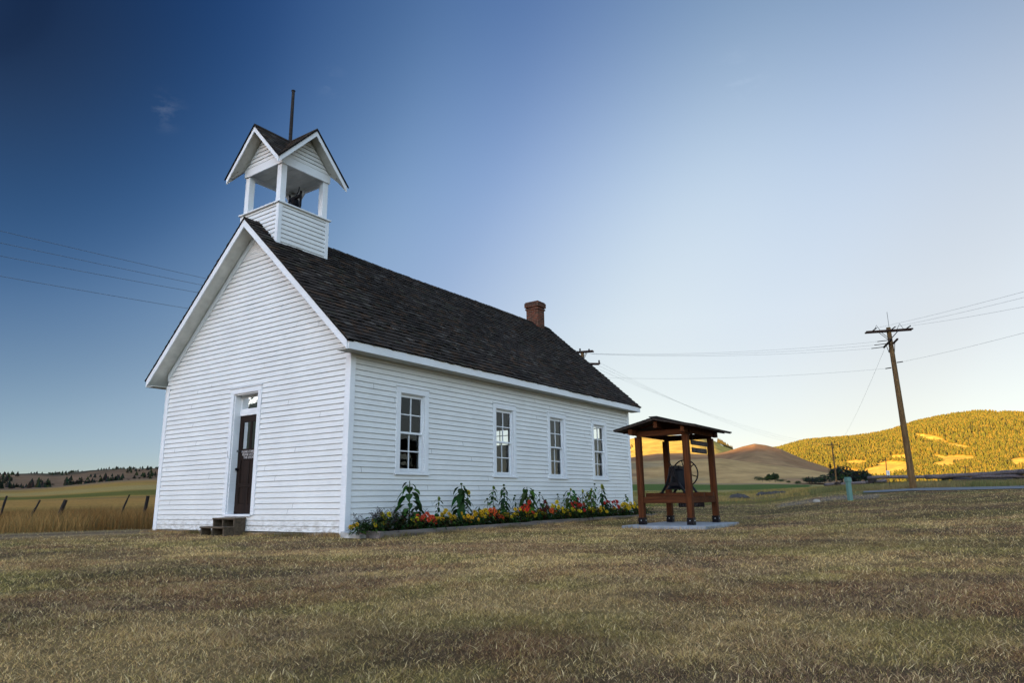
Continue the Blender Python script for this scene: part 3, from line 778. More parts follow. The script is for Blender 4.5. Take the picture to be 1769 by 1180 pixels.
# windows
def window(fn, s, real=True):
    s1 = s+WW
    def bx(m, a, b, d0, d1, z0, z1):
        P = [fn(a, d0, z0), fn(b, d0, z0), fn(b, d1, z0), fn(a, d1, z0), fn(a, d0, z1), fn(b, d0, z1), fn(b, d1, z1), fn(a, d1, z1)]
        m.add(P, [(0, 3, 2, 1), (4, 5, 6, 7), (0, 1, 5, 4), (1, 2, 6, 5), (2, 3, 7, 6), (3, 0, 4, 7)])
    w = MB()
    bx(w, s, s+CAS, 0, .028, WZ0+.045, WZ1-CAS); bx(w, s1-CAS, s1, 0, .028, WZ0+.045, WZ1-CAS); bx(w, s, s1, 0, .030, WZ1-CAS, WZ1)
    bx(w, s-.012, s1+.012, 0, .045, WZ1, WZ1+.018)
    wo = w.build('window', M['trim'], ch, bevel=.003)
    m = MB(); bx(m, s-.02, s1+.02, -.06, .05, WZ0, WZ0+.043); m.build('sill', M['trim'], wo, bevel=.004)
    a, b = s+CAS, s1-CAS; z0, z1 = WZ0+.05, WZ1-CAS; mid = (z0+z1)/2
    # jamb stops
    m = MB(); bx(m, a, a+.018, -.12, .0, z0, z1); bx(m, b-.018, b, -.12, .0, z0, z1); bx(m, a+.018, b-.018, -.12, 0, z1-.018, z1); m.build('frame', M['trim'], wo)
    a += .019; b -= .019
    for (q0, q1, d, rb, rt) in ((mid-.02, z1-.019, -.035, .04, .055), (z0, mid+.02, -.075, .085, .04)):
        m = MB(); t = .038
        bx(m, a, a+t, d-.035, d, q0, q1); bx(m, b-t, b, d-.035, d, q0, q1); bx(m, a+t, b-t, d-.035, d, q0, q0+rb); bx(m, a+t, b-t, d-.035, d, q1-rt, q1)
        c = (a+b)/2; zc = (q0+rb+q1-rt)/2
        bx(m, c-.011, c+.011, d-.03, d-.004, q0+rb, q1-rt); bx(m, a+t, c-.011, d-.03, d-.004, zc-.011, zc+.011); bx(m, c+.011, b-t, d-.03, d-.004, zc-.011, zc+.011)
        so = m.build('sash', M['trim'], wo)
        g = MB(); g.add([fn(a+t, d-.018, q0+rb), fn(b-t, d-.018, q0+rb), fn(b-t, d-.018, q1-rt), fn(a+t, d-.018, q1-rt)], [(0, 1, 2, 3)]); g.build('pane', M['glass'], wo)
for w in WIN: window(MAPS['side'], w); window(MAPS['far'], w)
for (a, b, c, d) in ROP:
    m = MB(); x0, x1 = L-.14, L+.03
    m.box(x0, x1, a-.05, a+.02, c-.05, d+.05); m.box(x0, x1, b-.02, b+.05, c-.05, d+.05); m.box(x0, x1, a+.02, b-.02, c-.05, c+.02); m.box(x0, x1, a+.02, b-.02, d-.02, d+.05)
    m.box(L-.07, L-.05, (a+b)/2-.014, (a+b)/2+.014, c+.02, d-.02); m.box(L-.07, L-.05, a+.02, b-.02, (c+d)/2+.06, (c+d)/2+.085); wo = m.build('window', M['trim'], ch)
    m = MB(); m.add([(L-.045, a+.02, c+.02), (L-.045, b-.02, c+.02), (L-.045, b-.02, d-.02), (L-.045, a+.02, d-.02)], [(0, 1, 2, 3)]); m.build('pane', M['glass'], wo)
# door
m = MB(); CD = .115
m.box(-.03, 0, DO[1], DO[1]+CD, DO[2]-.02, DO[3]); m.box(-.03, 0, DO[0]-CD, DO[0], DO[2]-.02, DO[3]); m.box(-.032, 0, DO[0]-CD, DO[1]+CD, DO[3], DO[3]+.115)
m.box(-.05, 0, DO[0]-CD-.02, DO[1]+CD+.02, DO[3]+.115, DO[3]+.135)
m.box(0, .21, DO[1]-.03, DO[1], DO[2], DO[3]); m.box(0, .21, DO[0], DO[0]+.03, DO[2], DO[3]); m.box(0, .21, DO[0]+.03, DO[1]-.03, DO[3]-.03, DO[3])
m.box(-.055, .2, DO[0]-.02, DO[1]+.02, DO[2]-.045, DO[2]); m.box(.13, .18, DO[0]+.03, DO[1]-.03, 2.475, 2.575)
df = m.build('door_frame', M['trim'], ch, bevel=.003)
da, db = DO[0]+.032, DO[1]-.032
m = MB(); m.box(.14, .175, da, da+.045, 2.576, 2.909); m.box(.14, .175, db-.045, db, 2.576, 2.909); m.box(.14, .175, da+.045, db-.045, 2.576, 2.62); m.box(.14, .175, da+.045, db-.045, 2.865, 2.909)
tr = m.build('transom_window', M['trim'], ch)
m = MB(); m.add([(.158, da+.045, 2.62), (.158, db-.045, 2.62), (.158, db-.045, 2.865), (.158, da+.045, 2.865)], [(0, 1, 2, 3)]); m.build('pane', M['glass'], tr)
m = MB()
st = .12; Z0, Z1 = .402, 2.472
m.box(.15, .19, da, da+st, Z0, Z1); m.box(.15, .19, db-st, db, Z0, Z1)
for a, b in ((Z0, Z0+.2), (1.52, 1.76), (2.33, Z1), (.95, 1.03)): m.box(.15, .19, da+st, db-st, a, b)
c = (da+db)/2
m.box(.152, .188, c-.04, c+.04, Z0+.2, .95); m.box(.152, .188, c-.04, c+.04, 1.03, 1.52); m.box(.152, .188, c-.03, c+.03, 1.76, 2.33)
m.box(.165, .175, da+st, db-st, Z0+.2, 1.52)
door = m.build('door', M['door'], ch, bevel=.004)
m = MB(); m.add([(.17, da+st, 1.76), (.17, db-st, 1.76), (.17, db-st, 2.33), (.17, da+st, 2.33)], [(0, 1, 2, 3)]); m.build('pane', M['glass'], door)
m = MB(); m.lathe([(0, 0), (.012, 0), (.012, .03), (.03, .035), (.034, .05), (.025, .066), (0, .07)], c=(.15, db-.055, 1.33), n=12, mt=Matrix.Rotation(-PI/2, 4, 'Y')); m.build('handle', M['iron'], door, smooth=True)
m = MB(); m.box(.142, .15, db-.09, db-.01, 1.70, 1.73); m.box(.12, .142, db+.0, db+.028, 1.69, 1.74); m.path([(.12, db+.005, 1.70), (.04, db+.02, 1.60), (-.02, db+.03, 1.54), (-.045, db+.07, 1.58), (-.04, db+.09, 1.72)], .003); m.build('latch', M['metal'], door)
def text(body, loc, size, rot, parent, mat, name='lettering', ext=.001, world=False):
    cu = bpy.data.curves.new(name, 'FONT'); cu.body = body; cu.size = size; cu.extrude = ext; cu.align_x = 'CENTER'; cu.offset = .0
    t_ = bpy.data.objects.new(name+'_curve', cu); COL.objects.link(t_); bpy.context.view_layer.update()
    me = bpy.data.meshes.new_from_object(t_.evaluated_get(bpy.context.evaluated_depsgraph_get())); bpy.data.objects.remove(t_); bpy.data.curves.remove(cu)
    me.materials.clear(); me.materials.append(mat); o = bpy.data.objects.new(name, me); COL.objects.link(o)
    o.parent = parent; o.location = loc; o.rotation_euler = rot; return o
# facing -U: text x runs along -V, y up.
mid = 3.19
for i, s in enumerate(('PLEASE COME IN', 'PLEASE LATCH', 'THE DOOR')):
    text(s, (.1485, mid+.03, 1.672-.062*i), (.070, .070, .070)[i], (PI/2, 0, -PI/2), door, M['white'])

# belfry
B0, B1 = 2.53, 3.91; BU0, BU1 = 0.0, 1.38; BC = (B0+B1)/2; BUC = (BU0+BU1)/2
bf = None
m = MB()
e2 = .105
fnf = lambda s, d, z: (BU0-d, s, z); fns = lambda s, d, z: (s, B0-d, z); fnl = lambda s, d, z: (s, B1+d, z); fnr = lambda s, d, z: (BU1+d, s, z)
for fn, a, b in ((fnf, B0, B1), (fns, BU0, BU1), (fnl, BU0, BU1), (fnr, B0, B1)): clap(m, fn, a, b, 6.06, 7.17, e=e2)
belf = m.build('belfry', M['paint'], ch)
for (u, v, su, sv) in ((BU0, B0, 1, 1), (BU0, B1, 1, -1), (BU1, B0, -1, 1), (BU1, B1, -1, -1)):
    m = MB(); uo, vo = u-su*.022, v-sv*.022; m.prism([(uo, vo), (uo, v+sv*.075), (u, v+sv*.075), (u, v), (u+su*.075, v), (u+su*.075, vo)], 5.9, 7.17, 2)
    m.build('corner_board', M['trim'], belf)
m = MB(); m.box(BU0-.06, BU1+.06, B0-.06, B1+.06, 7.17, 7.205); m.build('platform', M['trim'], belf, bevel=.004)
PW = .15
for (u, v) in ((BU0+.02, B0+.02), (BU0+.02, B1-.02-PW), (BU1-.02-PW, B0+.02), (BU1-.02-PW, B1-.02-PW)):
    m = MB(); m.box(u, u+PW, v, v+PW, 7.205, 8.15); m.build('post', M['trim'], belf, bevel=.004)
m = MB()
m.box(BU0-.01, BU0+.03, B0-.01, B1+.01, 8.15, 8.36); m.box(BU1-.03, BU1+.01, B0-.01, B1+.01, 8.15, 8.36)
m.box(BU0+.03, BU1-.03, B0-.01, B0+.03, 8.15, 8.36); m.box(BU0+.03, BU1-.03, B1-.03, B1+.01, 8.15, 8.36)
m.build('beam', M['trim'], belf, bevel=.003)
m = MB(); m.box(BU0+.031, BU1-.031, B0+.031, B1-.031, 8.25, 8.27)
for k in range(6): m.box(BU0+.05+k*.22, BU0+.065+k*.22, B0+.04, B1-.04, 8.243, 8.25)
m.build('ceiling', M['soffit'], belf)
m = MB(); m.tube((BU1-.1, B1-.2, 7.75), (BU1-.1, B1-.55, 8.2), .035, n=4); m.tube((BU1-.2, B1-.1, 7.75), (BU1-.5, B1-.1, 8.2), .035, n=4); m.build('brace', M['trim'], belf)
HS = .97; AZ = 9.17; M2 = (AZ-8.12)/HS
def bz(d): return AZ-M2*abs(d)
# gable walls above the beam
m = MB()
half = .69
def bl(c):
    def lim(z):
        h = min(half, max(0, (AZ-.11-z)/M2)); return (c-h, c+h)
    return lim
for fn, c in ((fnf, BC), (fns, BUC), (fnl, BUC), (fnr, BC)): clap(m, fn, c-half, c+half, 8.36, AZ-.12, e=.10, lim=bl(c))
m.build('gable', M['paint'], belf)
# deck facets: 8 triangles, white below
m = MB()
tri = []
for ax in (0, 1):
    for e in (-1, 1):
        for sd in (-1, 1):
            def PT(al, ac, dn=0, ax=ax):   # along ridge, across
                z = bz(ac)+dn
                return (BUC+al, BC+ac, z) if ax == 0 else (BUC+ac, BC+al, z)
            tri.append((PT, e, sd, ax))
            m.add([PT(0, 0, -.025), PT(e*HS, 0, -.025), PT(e*HS, sd*HS, -.025), PT(0, 0, -.075), PT(e*HS, 0, -.075), PT(e*HS, sd*HS, -.075)], [(0, 1, 2), (3, 5, 4), (1, 4, 5, 2)])
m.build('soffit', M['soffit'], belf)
m = MB(); cth = math.hypot(1, M2)
for PT, e, sd, ax in tri:
    k = 0; t = 0.0
    nrm = 1/cth
    while t < HS:
        # t = across distance of the row's butt measured from the ridge
        t1 = min(t+.095, HS+.02); a = t; u = max(0, t-.01)
        while u < HS+.02:
            w = rnd.uniform(.07, .16); b = min(u+w-.004, HS+.02)
            if b > u+.01:
                lo, hi = t1+rnd.uniform(-.004, .004), max(0, t-.02)
                vs = [PT(e*u, sd*lo, .046), PT(e*b, sd*lo, .046), PT(e*b, sd*hi, .022), PT(e*u, sd*hi, .022), PT(e*u, sd*lo, .012), PT(e*b, sd*lo, .012)]
                m.add(vs, [(0, 1, 2, 3), (4, 5, 1, 0), (4, 0, 3), (1, 5, 2)], shcol())
            u += w
        t += .095
    m.add([PT(e*(HS+.045), 0, -.012), PT(e*(HS+.045), sd*(HS+.045), -.012), PT(e*(HS+.045), sd*(HS+.045), .03), PT(e*(HS+.045), 0, .03), PT(e*HS, 0, -.012), PT(e*HS, sd*HS, -.012)], [(0, 1, 2, 3), (0, 4, 5, 1)], (.010, .008, .007))
    m.add([PT(0, 0, .052), PT(e*(HS+.03), 0, .052), PT(e*(HS+.03), sd*.08, .052), PT(0, sd*.08, .052), PT(e*(HS+.03), 0, 0), PT(e*(HS+.03), sd*.08, 0)], [(0, 1, 2, 3), (4, 1, 2, 5)], shcol())
m.build('roof', M['shingle'], belf)
for PT, e, sd, ax in tri:
    m = MB(); x0, x1 = (HS-.0)*e, (HS+.022)*e
    # plumb-cut at the apex, butt at the corner
    lo = HS-.0
    vs = [PT(x0, 0, -.02), PT(x0, sd*lo, -.02), PT(x0, sd*lo, -.15), PT(x0, 0, -.15), PT(x1, 0, -.02), PT(x1, sd*lo, -.02), PT(x1, sd*lo, -.15), PT(x1, 0, -.15)]
    m.add(vs, [(0, 1, 2, 3), (4, 7, 6, 5), (0, 4, 5, 1), (3, 2, 6, 7), (1, 5, 6, 2)]); m.build('barge_board', M['trim'], belf)
m = MB(); m.tube((BUC, BC, 9.1), (BUC, BC, 10.58), .045, .036, n=10); m.tube((BUC, BC, 10.58), (BUC, BC, 10.60), .05, n=8); m.build('mast', M['postwood'], belf)
# chimney
m = MB(); cu0, cu1, cv0, cv1 = 11.36, 11.80, 2.95, 3.44
m.box(cu0, cu1, cv0, cv1, 6.2, 7.30)
for k, (o, a, b) in enumerate(((.03, 7.30, 7.36), (.0, 7.36, 7.40), (.05, 7.40, 7.56), (.025, 7.56, 7.60))): m.box(cu0-o, cu1+o, cv0-o, cv1+o, a, b)
m.build('chimney', M['brick'], ch)
# lower corner splash block and downspout stub on the corner
def Wd(u, v, z): p = CHO+U*u+Vv*v; return Vector((p.x, p.y, z))
sp = empty('splash_block', Wd(-.05, -.33, 0), RZ, label='short white board lying at the front right corner of the church', cat='board')
m = MB(); m.prism([(-.25, -.01), (.25, -.01), (.25, .10), (-.25, .045)], -.12, .14, 0); m.build('board', M['stone'], sp, bevel=.005)
# steps
stp = empty('wooden_steps', Wd(-.02, 3.32, 0), RZ, label='weathered open wooden step box below the church door', cat='steps')
for nm, parts in (('tread', [(-.28, -.01, -.42, .34, .30, .335), ]), ('tread', [(-.50, -.27, -.42, .42, .135, .17)])):
    m = MB()
    for q in parts: m.box(*q)
    m.build(nm, M['stepwood'], stp, bevel=.004)
for y in (-.41, -.03, .29):
    m = MB(); m.box(-.265, -.02, y, y+.04, -.02, .30); m.build('support', M['stepwood'], stp)
for y in (-.41, -.03, .36):
    m = MB(); m.box(-.485, -.275, y, y+.04, -.02, .135); m.build('support', M['stepwood'], stp)
m = MB(); m.box(-.02, -.005, -.40, .32, .0, .29); m.build('backing', M['stepwood'], stp)
# belfry bell
def bell_profile(Rm, H): 
    return [(0, H), (.25*Rm, H), (.42*Rm, H*.97), (.5*Rm, H*.88), (.54*Rm, H*.7), (.6*Rm, H*.45), (.72*Rm, H*.22), (.9*Rm, H*.06), (Rm, 0), (.93*Rm, .0), (.66*Rm, H*.2), (.5*Rm, H*.5), (.44*Rm, H*.85), (0, H*.9)]
bb = empty('bell', Wd(BUC+.2, BC-.05, 7.205), RZ, label='dark iron bell hanging under the belfry roof', cat='bell')
m = MB(); m.lathe(bell_profile(.19, .26), c=(0, 0, .28)); m.build('bell_body', M['iron'], bb, smooth=True)
m = MB(); m.box(-.03, .03, -.2, .2, .55, .61); m.box(-.02, .02, -.23, -.19, .3, .7); m.box(-.02, .02, .19, .23, .3, .7); m.build('yoke', M['iron'], bb)
m = MB(); m.tube((0, -.21, 0), (0, -.21, .35), .02); m.tube((0, .21, 0), (0, .21, .35), .02); m.path([(0, 0, .58), (.05, -.05, .75), (0, -.14, .82)], .012); m.build('stand', M['iron'], bb)

# ================================================================= BELL SHELTER
KC = (3.698, 15.832, .03); sh = empty('bell_shelter', (KC[0], KC[1], 0), RZ, label='open timber shelter with shallow shingle roof over a cast bell', cat='shelter')
sh.location.z = 0.03
# local x = back, local y = to the left
m = MB()
m.prism([(-1.30, .82), (-1.30, -.62), (-1.16, -.98), (1.05, -.98), (1.05, .82)], -.22, 0, 2)
slab = m.build('concrete_slab', M['concrete'], None, bevel=.01); slab.location = (KC[0], KC[1], .028); slab.rotation_euler = (0, 0, RZ)
tag(slab, 'pale grey concrete slab under the timber bell shelter', 'slab')
PX, PY = .79, .55
for sxx in (-1, 1):
    for syy in (-1, 1):
        m = MB(); x, y = sxx*PX, syy*PY; m.box(x-.063, x+.063, y-.063, y+.063, .012, 1.895); p = m.build('post', M['kiosk'], sh, bevel=.006)
        m = MB(); m.box(x-.072, x+.072, y-.072, y+.072, .0, .15)
        p2 = m.build('bracket', M['iron'], p)
        for d in ((-1, 0), (0, -1)):
            m = MB(); m.tube((x+d[0]*.07, y+d[1]*.07, .09), (x+d[0]*.085, y+d[1]*.085, .09), .011, n=8); m.build('bolt', M['porcelain'], p)
for x in (-PX, PX):
    m = MB(); m.box(x-.04, x+.04, -PY+.064, PY-.064, .45, .585); m.build('rail', M['kioskh'], sh, bevel=.005)
for y in (-PY, PY):
    m = MB(); m.box(-PX+.064, PX-.064, y-.04, y+.04, .45, .583); m.build('rail', M['kioskh'], sh, bevel=.005)
for x in (-.30, .30):
    m = MB(); m.box(x-.055, x+.055, -.70, .64, .586, .67); m.build('cradle_beam', M['kioskh'], sh, bevel=.005)
for x in (-PX, PX):
    m = MB(); m.box(x-.05, x+.05, -PY-.02, PY+.02, 1.897, 2.02); m.build('tie_beam', M['kioskh'], sh, bevel=.005)
for y, z0, z1 in ((-.60, 1.932, 2.05), (.60, 1.932, 2.05), (0, 2.05, 2.195)):
    m = MB(); m.box(-1.10, -PX-.051, y-.042, y+.042, z0, z1); m.box(-PX+.051, PX-.051, y-.042, y+.042, z0, z1); m.box(PX+.051, 1.08, y-.042, y+.042, z0, z1)
    m.box(-PX-.052, PX+.052, y-.041, y+.041, 2.022, z1-.002); m.build('purlin', M['kiosk'], sh, bevel=.004)
for x in (-PX, 0, PX):
    m = MB(); m.tube((x, 0, 2.20), (x, -.9, 2.01), .03, n=4); m.tube((x, 0, 2.20), (x, .9, 2.01), .03, n=4); m.build('rafter', M['kiosk'], sh)
KS = (2.252-2.045)/.93
m = MB()
for sg in (-1, 1): m.prism([(0, 2.245), (sg*.93, 2.035), (sg*.93, 2.008), (0, 2.218)], -1.19, 1.155, 0)
m.build('roof_deck', wood('grey_deck', (.035, .026, .022), (.075, .058, .05), axis=0), sh)
m = MB(); EK = .115
for sg in (-1, 1):
    k = 0
    while k*EK < .95:
        t1 = .95-k*EK; t0 = max(0, t1-EK*1.3); u = -1.2-rnd.random()*.08
        while u < 1.17:
            w = rnd.uniform(.08, .17); a = max(u, -1.2); b = min(u+w-.005, 1.165)
            if b > a:
                q = t1+rnd.uniform(-.006, .006); zf = lambda t: 2.262-KS*1.08*t
                m.add([(a, sg*q, zf(q)+.02), (b, sg*q, zf(q)+.02), (b, sg*t0, zf(t0)+.006), (a, sg*t0, zf(t0)+.006), (a, sg*q, zf(q)-.012), (b, sg*q, zf(q)-.012)], [(0, 1, 2, 3), (4, 5, 1, 0), (4, 0, 3), (1, 5, 2)], shcol())
            u += w
        k += 1
    m.prism([(0, 2.246), (sg*.955, 2.246-KS*.955), (sg*.955, 2.268-KS*.955), (0, 2.272)], -1.205, -1.15, 0, (.02, .017, .016)); m.prism([(0, 2.246), (sg*.955, 2.246-KS*.955), (sg*.955, 2.268-KS*.955), (0, 2.272)], 1.12, 1.17, 0, (.02, .017, .016)); m.box(-1.2, 1.165, min(0, sg*.09), max(0, sg*.09), 2.272, 2.292, (.03, .027, .026))
m.build('shingles', M['shingle'], sh)
# the big bell on the cradle
bl_ = empty('school_bell', (KC[0], KC[1], 0), RZ, label='black cast iron bell with ringing wheel standing inside the timber shelter', cat='bell')
bl_.location = Vector((KC[0], KC[1], .70)) + Vv*(-.03)
m = MB(); m.lathe(bell_profile(.305, .46), c=(0, 0, .075), n=28); m.build('bell_body', M['iron'], bl_, smooth=True)
m = MB(); m.box(-.33, .33, -.035, .035, .52, .59); m.box(-.06, .06, -.05, .05, .5, .60); m.tube((-.42, 0, .55), (.46, 0, .55), .022); m.path([(-.28, .02, .54), (-.3, .05, .62), (-.3, .10, .70)], .01); m.build('yoke', M['iron'], bl_)
for x in (-.37, .34):
    m = MB()
    for sg in (-1, 1):
        m.path([(x, sg*.03, .56), (x, sg*.07, .38), (x, sg*.15, .17), (x, sg*.27, 0)], lambda k: .034-.002*k, n=6); m.box(x-.035, x+.035, sg*.27-.04, sg*.27+.04, -.005, .012)
    m.box(x-.015, x+.015, -.12, .12, .15, .22); m.box(x-.018, x+.018, -.06, .06, .36, .55); m.build('stand', M['iron'], bl_)
m = MB(); cx, cz, wr = .42, .44, .30
m.path([(cx, wr*math.cos(t), cz+wr*math.sin(t)) for t in np.linspace(0, 2*PI, 33)], .016, n=6)
for k in range(6): t = k*PI/3+.3; m.tube((cx, 0, cz), (cx, wr*math.cos(t), cz+wr*math.sin(t)), .012, n=5)
m.tube((cx-.04, 0, cz), (cx+.03, 0, cz), .035); m.build('wheel', M['iron'], bl_)
m = MB(); m.tube((0, 0, .12), (0, 0, .4), .012); m.lathe([(0, -.05), (.035, -.02), (.04, .01), (.02, .05), (0, .06)], c=(0, 0, .1), n=10); m.build('clapper', M['iron'], bl_)
# signs
def signboard(name, loc, w, h, lines, label, size, rz=RZ-PI/2*0):
    o = empty(name, loc, rz, label=label, cat='sign')
    m = MB(); m.box(-w/2, w/2, -.012, .012, -h/2, h/2); m.build('board', M['signwood'], o, bevel=.003)
    m = MB(); x = -w*.42; rn = random.Random(int(w*1000))
    while x < w*.42:      # the routed letters are weathered beyond reading
        if rn.random() < .82:
            t = .008; hh = size*rn.uniform(.4, .5)
            m.box(x, x+t, -.0145, -.012, -hh, hh)
            if rn.random() < .6: z_ = rn.choice((-hh, -.004, hh-.008)); m.box(x+t, x+.03, -.0145, -.012, z_, z_+.008)
            if rn.random() < .4: m.box(x+.03, x+.03+t, -.0145, -.012, -hh*.8, hh*.9)
        x += .058
    m.build('lettering', M['worn'], o)
    return o
def kl(x, y, z): p = Vector((KC[0], KC[1], 0))+U*x+Vv*y; return Vector((p.x, p.y, z))
s1 = signboard('hanging_sign', kl(.05, -.55, 1.775), 1.06, .10, [], 'upper routed wooden board hanging between the right posts of the bell shelter', .075)
s2 = signboard('hanging_sign', kl(.02, -.55, 1.61), .92, .105, [], 'lower routed wooden board hanging between the right posts of the bell shelter', .075)
m = MB(); m.tube((-.4, 0, .05), (-.4, 0, .12), .004); m.tube((.4, 0, .05), (.4, 0, .12), .004); m.build('chain', M['metal'], s1)
m = MB(); m.tube((-.4, 0, .052), (-.4, 0, .115), .004); m.tube((.4, 0, .052), (.4, 0, .115), .004); m.build('chain', M['metal'], s2)
s3 = signboard('hanging_sign', kl(.70, -.02, .425), .62, .11, [], 'small routed board below the rear rail of the bell shelter', .07, RZ-PI/2)

# ================================================================= UTILITY POLES AND WIRES
def pole(base, top, r0, r1, label, arms, group, name='utility_pole'):
    o = empty(name, base, 0, label=label, cat='utility pole', group=group)
    H = (Vector(top)-Vector(base))
    m = MB(); m.path([H*(-.03), H*.33, H*.66, H], lambda k: r0+(r1-r0)*k/3, n=12); m.build('pole_shaft', M['polewood'] if r0 > .1 else M['armwood'], o)
    for (zf, dirv, half, dz, thick) in arms:
        d = Vector(dirv).normalized(); nrm = Vector((-d.y, d.x, 0)); c = H*1.0+Vector((0, 0, zf))
        for sg in ((-1, 1) if thick > .05 else (1,)):
            m = MB(); A = c+nrm*(sg*(r1+thick*.6)); m.tube(A-d*half, A+d*half, thick, n=4)
            a = m.build('crossarm', M['armwood'], o)
        if thick > .05:
            m = MB()
            for s in (-1, 1):
                m.tube(c+nrm*(r1+.02)+d*(s*half*.42), c+nrm*(r1+.02)+Vector((0, 0, -.55)), .018, n=5)
                m.tube(c-nrm*(r1+.02)+d*(s*half*.42), c-nrm*(r1+.02)+Vector((0, 0, -.55)), .018, n=5)
            m.build('brace', M['metal'], o)
    return o, H
def wire(p0, p1, sag, label, r=.0045, n=24, group='overhead power lines', name='power_line'):
    p0 = Vector(p0); p1 = Vector(p1); mid = (p0+p1)/2
    pts = []
    for k in range(n+1):
        t = k/n; p = p0.lerp(p1, t)-mid; p.z -= sag*4*t*(1-t); pts.append(p)
    m = MB(); m.path(pts, r, n=4); o = m.build(name, M['galv'], loc=mid); tag(o, label, 'power line', group); return o
P1b = at(1577, 838, 45); P1t = at(1534.5, 566, 45)
d1 = Vector((.97, -.25, 0)); d2 = Vector((.31, .95, 0))
p1, H1 = pole(P1b, P1t, .18, .12, 'tall brown wooden utility pole with two crossarms beside the road', [(-.20, d1, 1.25, 0, .06), (-.95, d2, 1.15, 0, .06)], 'utility poles')
m = MB(); m.tube(H1+Vector((.05, 0, -.1)), H1+Vector((.05, 0, .95)), .012); m.build('lightning_rod', M['metal'], p1)
for s in (-.62, .62):
    m = MB(); c = H1+d1*s+Vector((0, 0, -.14)); m.path([c-d1*.17, c+Vector((0, 0, .33)), c+d1*.17], .016, n=5); m.build('bracket', M['metal'], p1)
def ins(parent, a, b, r, n=6): m = MB(); m.tube(a, b, r, n=n); m.build('insulator', M['metal'], parent)
for s in (-.9, .1, .9): ins(p1, H1+d1*s+Vector((0, 0, -.17)), H1+d1*s+Vector((.02, -.5, -.08)), .035)
for s in (-1.0, 0, 1.0): ins(p1, H1+d2*s+Vector((-.1, 0, -.95)), H1+d2*s+Vector((-.85, .2, -1.0)), .022)
ins(p1, H1+d2*.6+Vector((.18, 0, -.92)), H1+d2*.6+Vector((.18, 0, -.66)), .08, 8)
ins(p1, H1+Vector((.15, -.1, -2.12)), H1+Vector((.45, -.2, -2.09)), .03); ins(p1, H1+Vector((-.15, 0, -2.4)), H1+Vector((-.45, .1, -2.43)), .03)
P2t = at(1006, 607, 45); P2b = Vector((P2t.x, P2t.y, 0.1))
d3 = Vector((.72, -.69, 0))
p2, H2 = pole(P2b, P2t, .17, .11, 'dark utility pole whose crossarms show over the church roof', [(-.05, Vector((.95, -.3, 0)), 0.75, 0, .06), (-.85, Vector((.95, .15, 0)), 1.15, 0, .06)], 'utility poles')
for q in ((-.15, 0, .02), (.45, 0, -.02), (1.1, .1, -.78)): ins(p2, H2+Vector(q), H2+Vector(q)+Vector((0, 0, .17)), .055, 8)
# right hand lines from pole 1
for i, (py, s) in enumerate(((497, -.9), (507, .1), (523, 1.0))):
    a = P1t+d1*s+Vector((.02, -.5, -.08)); b = at(1769, py, 31.5); e = a.lerp(b, 1.9)
    wire(a, e, .15, 'overhead wire from the tall roadside pole to the right, %s of the top three' % ('highest', 'middle', 'lowest')[i])
a = P1t+Vector((.45, -.2, -2.09)); b = at(1769, 568, 31.5); wire(a, a.lerp(b, 1.9), .15, 'single lower overhead wire running right from the tall roadside pole')
for i, s in enumerate((1.0, 0, -1.0)):
    a = P1t+d2*s+Vector((-.85, .2, -1.0)); b = P2t+Vector((.5, 0, -.1-.08*i))+d2*(s*.5)
    wire(a, b, .28, 'overhead wire between the roadside pole and the pole behind the church, %s of three' % ('farthest', 'middle', 'nearest')[i])
a = P1t+Vector((-.45, .1, -2.43)); b = P2t+Vector((.1, 0, -1.75)); wire(a, b, .3, 'lowest overhead wire between the roadside pole and the pole behind the church')
P4b = at(1446, 838, 125); P4t = at(1436.5, 764, 125)
p4, H4 = pole(P4b, P4t, .13, .10, 'small distant utility pole with one crossarm before the dark trees', [(-.5, Vector((.97, .2, 0)), 1.35, 0, .06)], 'utility poles')
wire(P1t+Vector((-.3, 0, -1.1)), P4t+Vector((1.2, 0, -.3)), .5, 'thin overhead wire falling from the roadside pole to the small distant pole', .006)
for i in range(3):
    wire(P2t+Vector((1.1, .1, -.75-.25*i)), P4t+Vector((-1.2+1.1*i, 0, -.35)), 1.6-.2*i, 'faint overhead wire from behind the church to the small distant pole, %s of three' % ('highest', 'middle', 'lowest')[i], .005)
for i, (py, q) in enumerate(((356, 0), (377, 1), (400, 2), (435, 3))):
    a = P2t+Vector((-.6+.3*i, -.1, -.05-(.9 if i == 3 else 0))); b = at(0, py, 27+.3*i); e = a.lerp(b, 1.8)
    wire(a, e, .85, 'overhead wire crossing the sky left of the church, %s of four' % ('topmost', 'second from the top', 'third from the top', 'lowest')[i], .0075)
for i, (x, yt, yb, r, lb) in enumerate(((1530, 791, 836, 210, 'tiny distant pole with crossarm left of the roadside pole'), (1566, 797, 836, 230, 'tiny distant pole just left of the roadside pole foot'), (1667, 804, 832, 240, 'tiny distant pole right of the roadside pole foot'))):
    b_ = at(x+3, yb, r); pole(b_, at(x, yt, r), .14, .10, lb, [(-.5, Vector((.9, -.4, 0)), 1.2, 0, .06)] if i != 1 else [], 'utility poles')
# pedestal
pd = empty('cable_pedestal', Vector((12.906, 27.082, tzz(12.906, 27.082))), .3, label='pale green plastic cable pedestal standing at the lawn edge', cat='pedestal')
m = MB(); m.prism([(-.075, -.075), (.075, -.075), (.075, .075), (-.075, .075)], -.02, .72, 2); m.build('body', M['pedestal'], pd, bevel=.01)
m = MB(); m.box(-.098, .098, -.098, .098, .70, .86); m.box(-.085, .085, -.085, .085, .86, .885); m.build('cap', M['pedestal'], pd, bevel=.02)
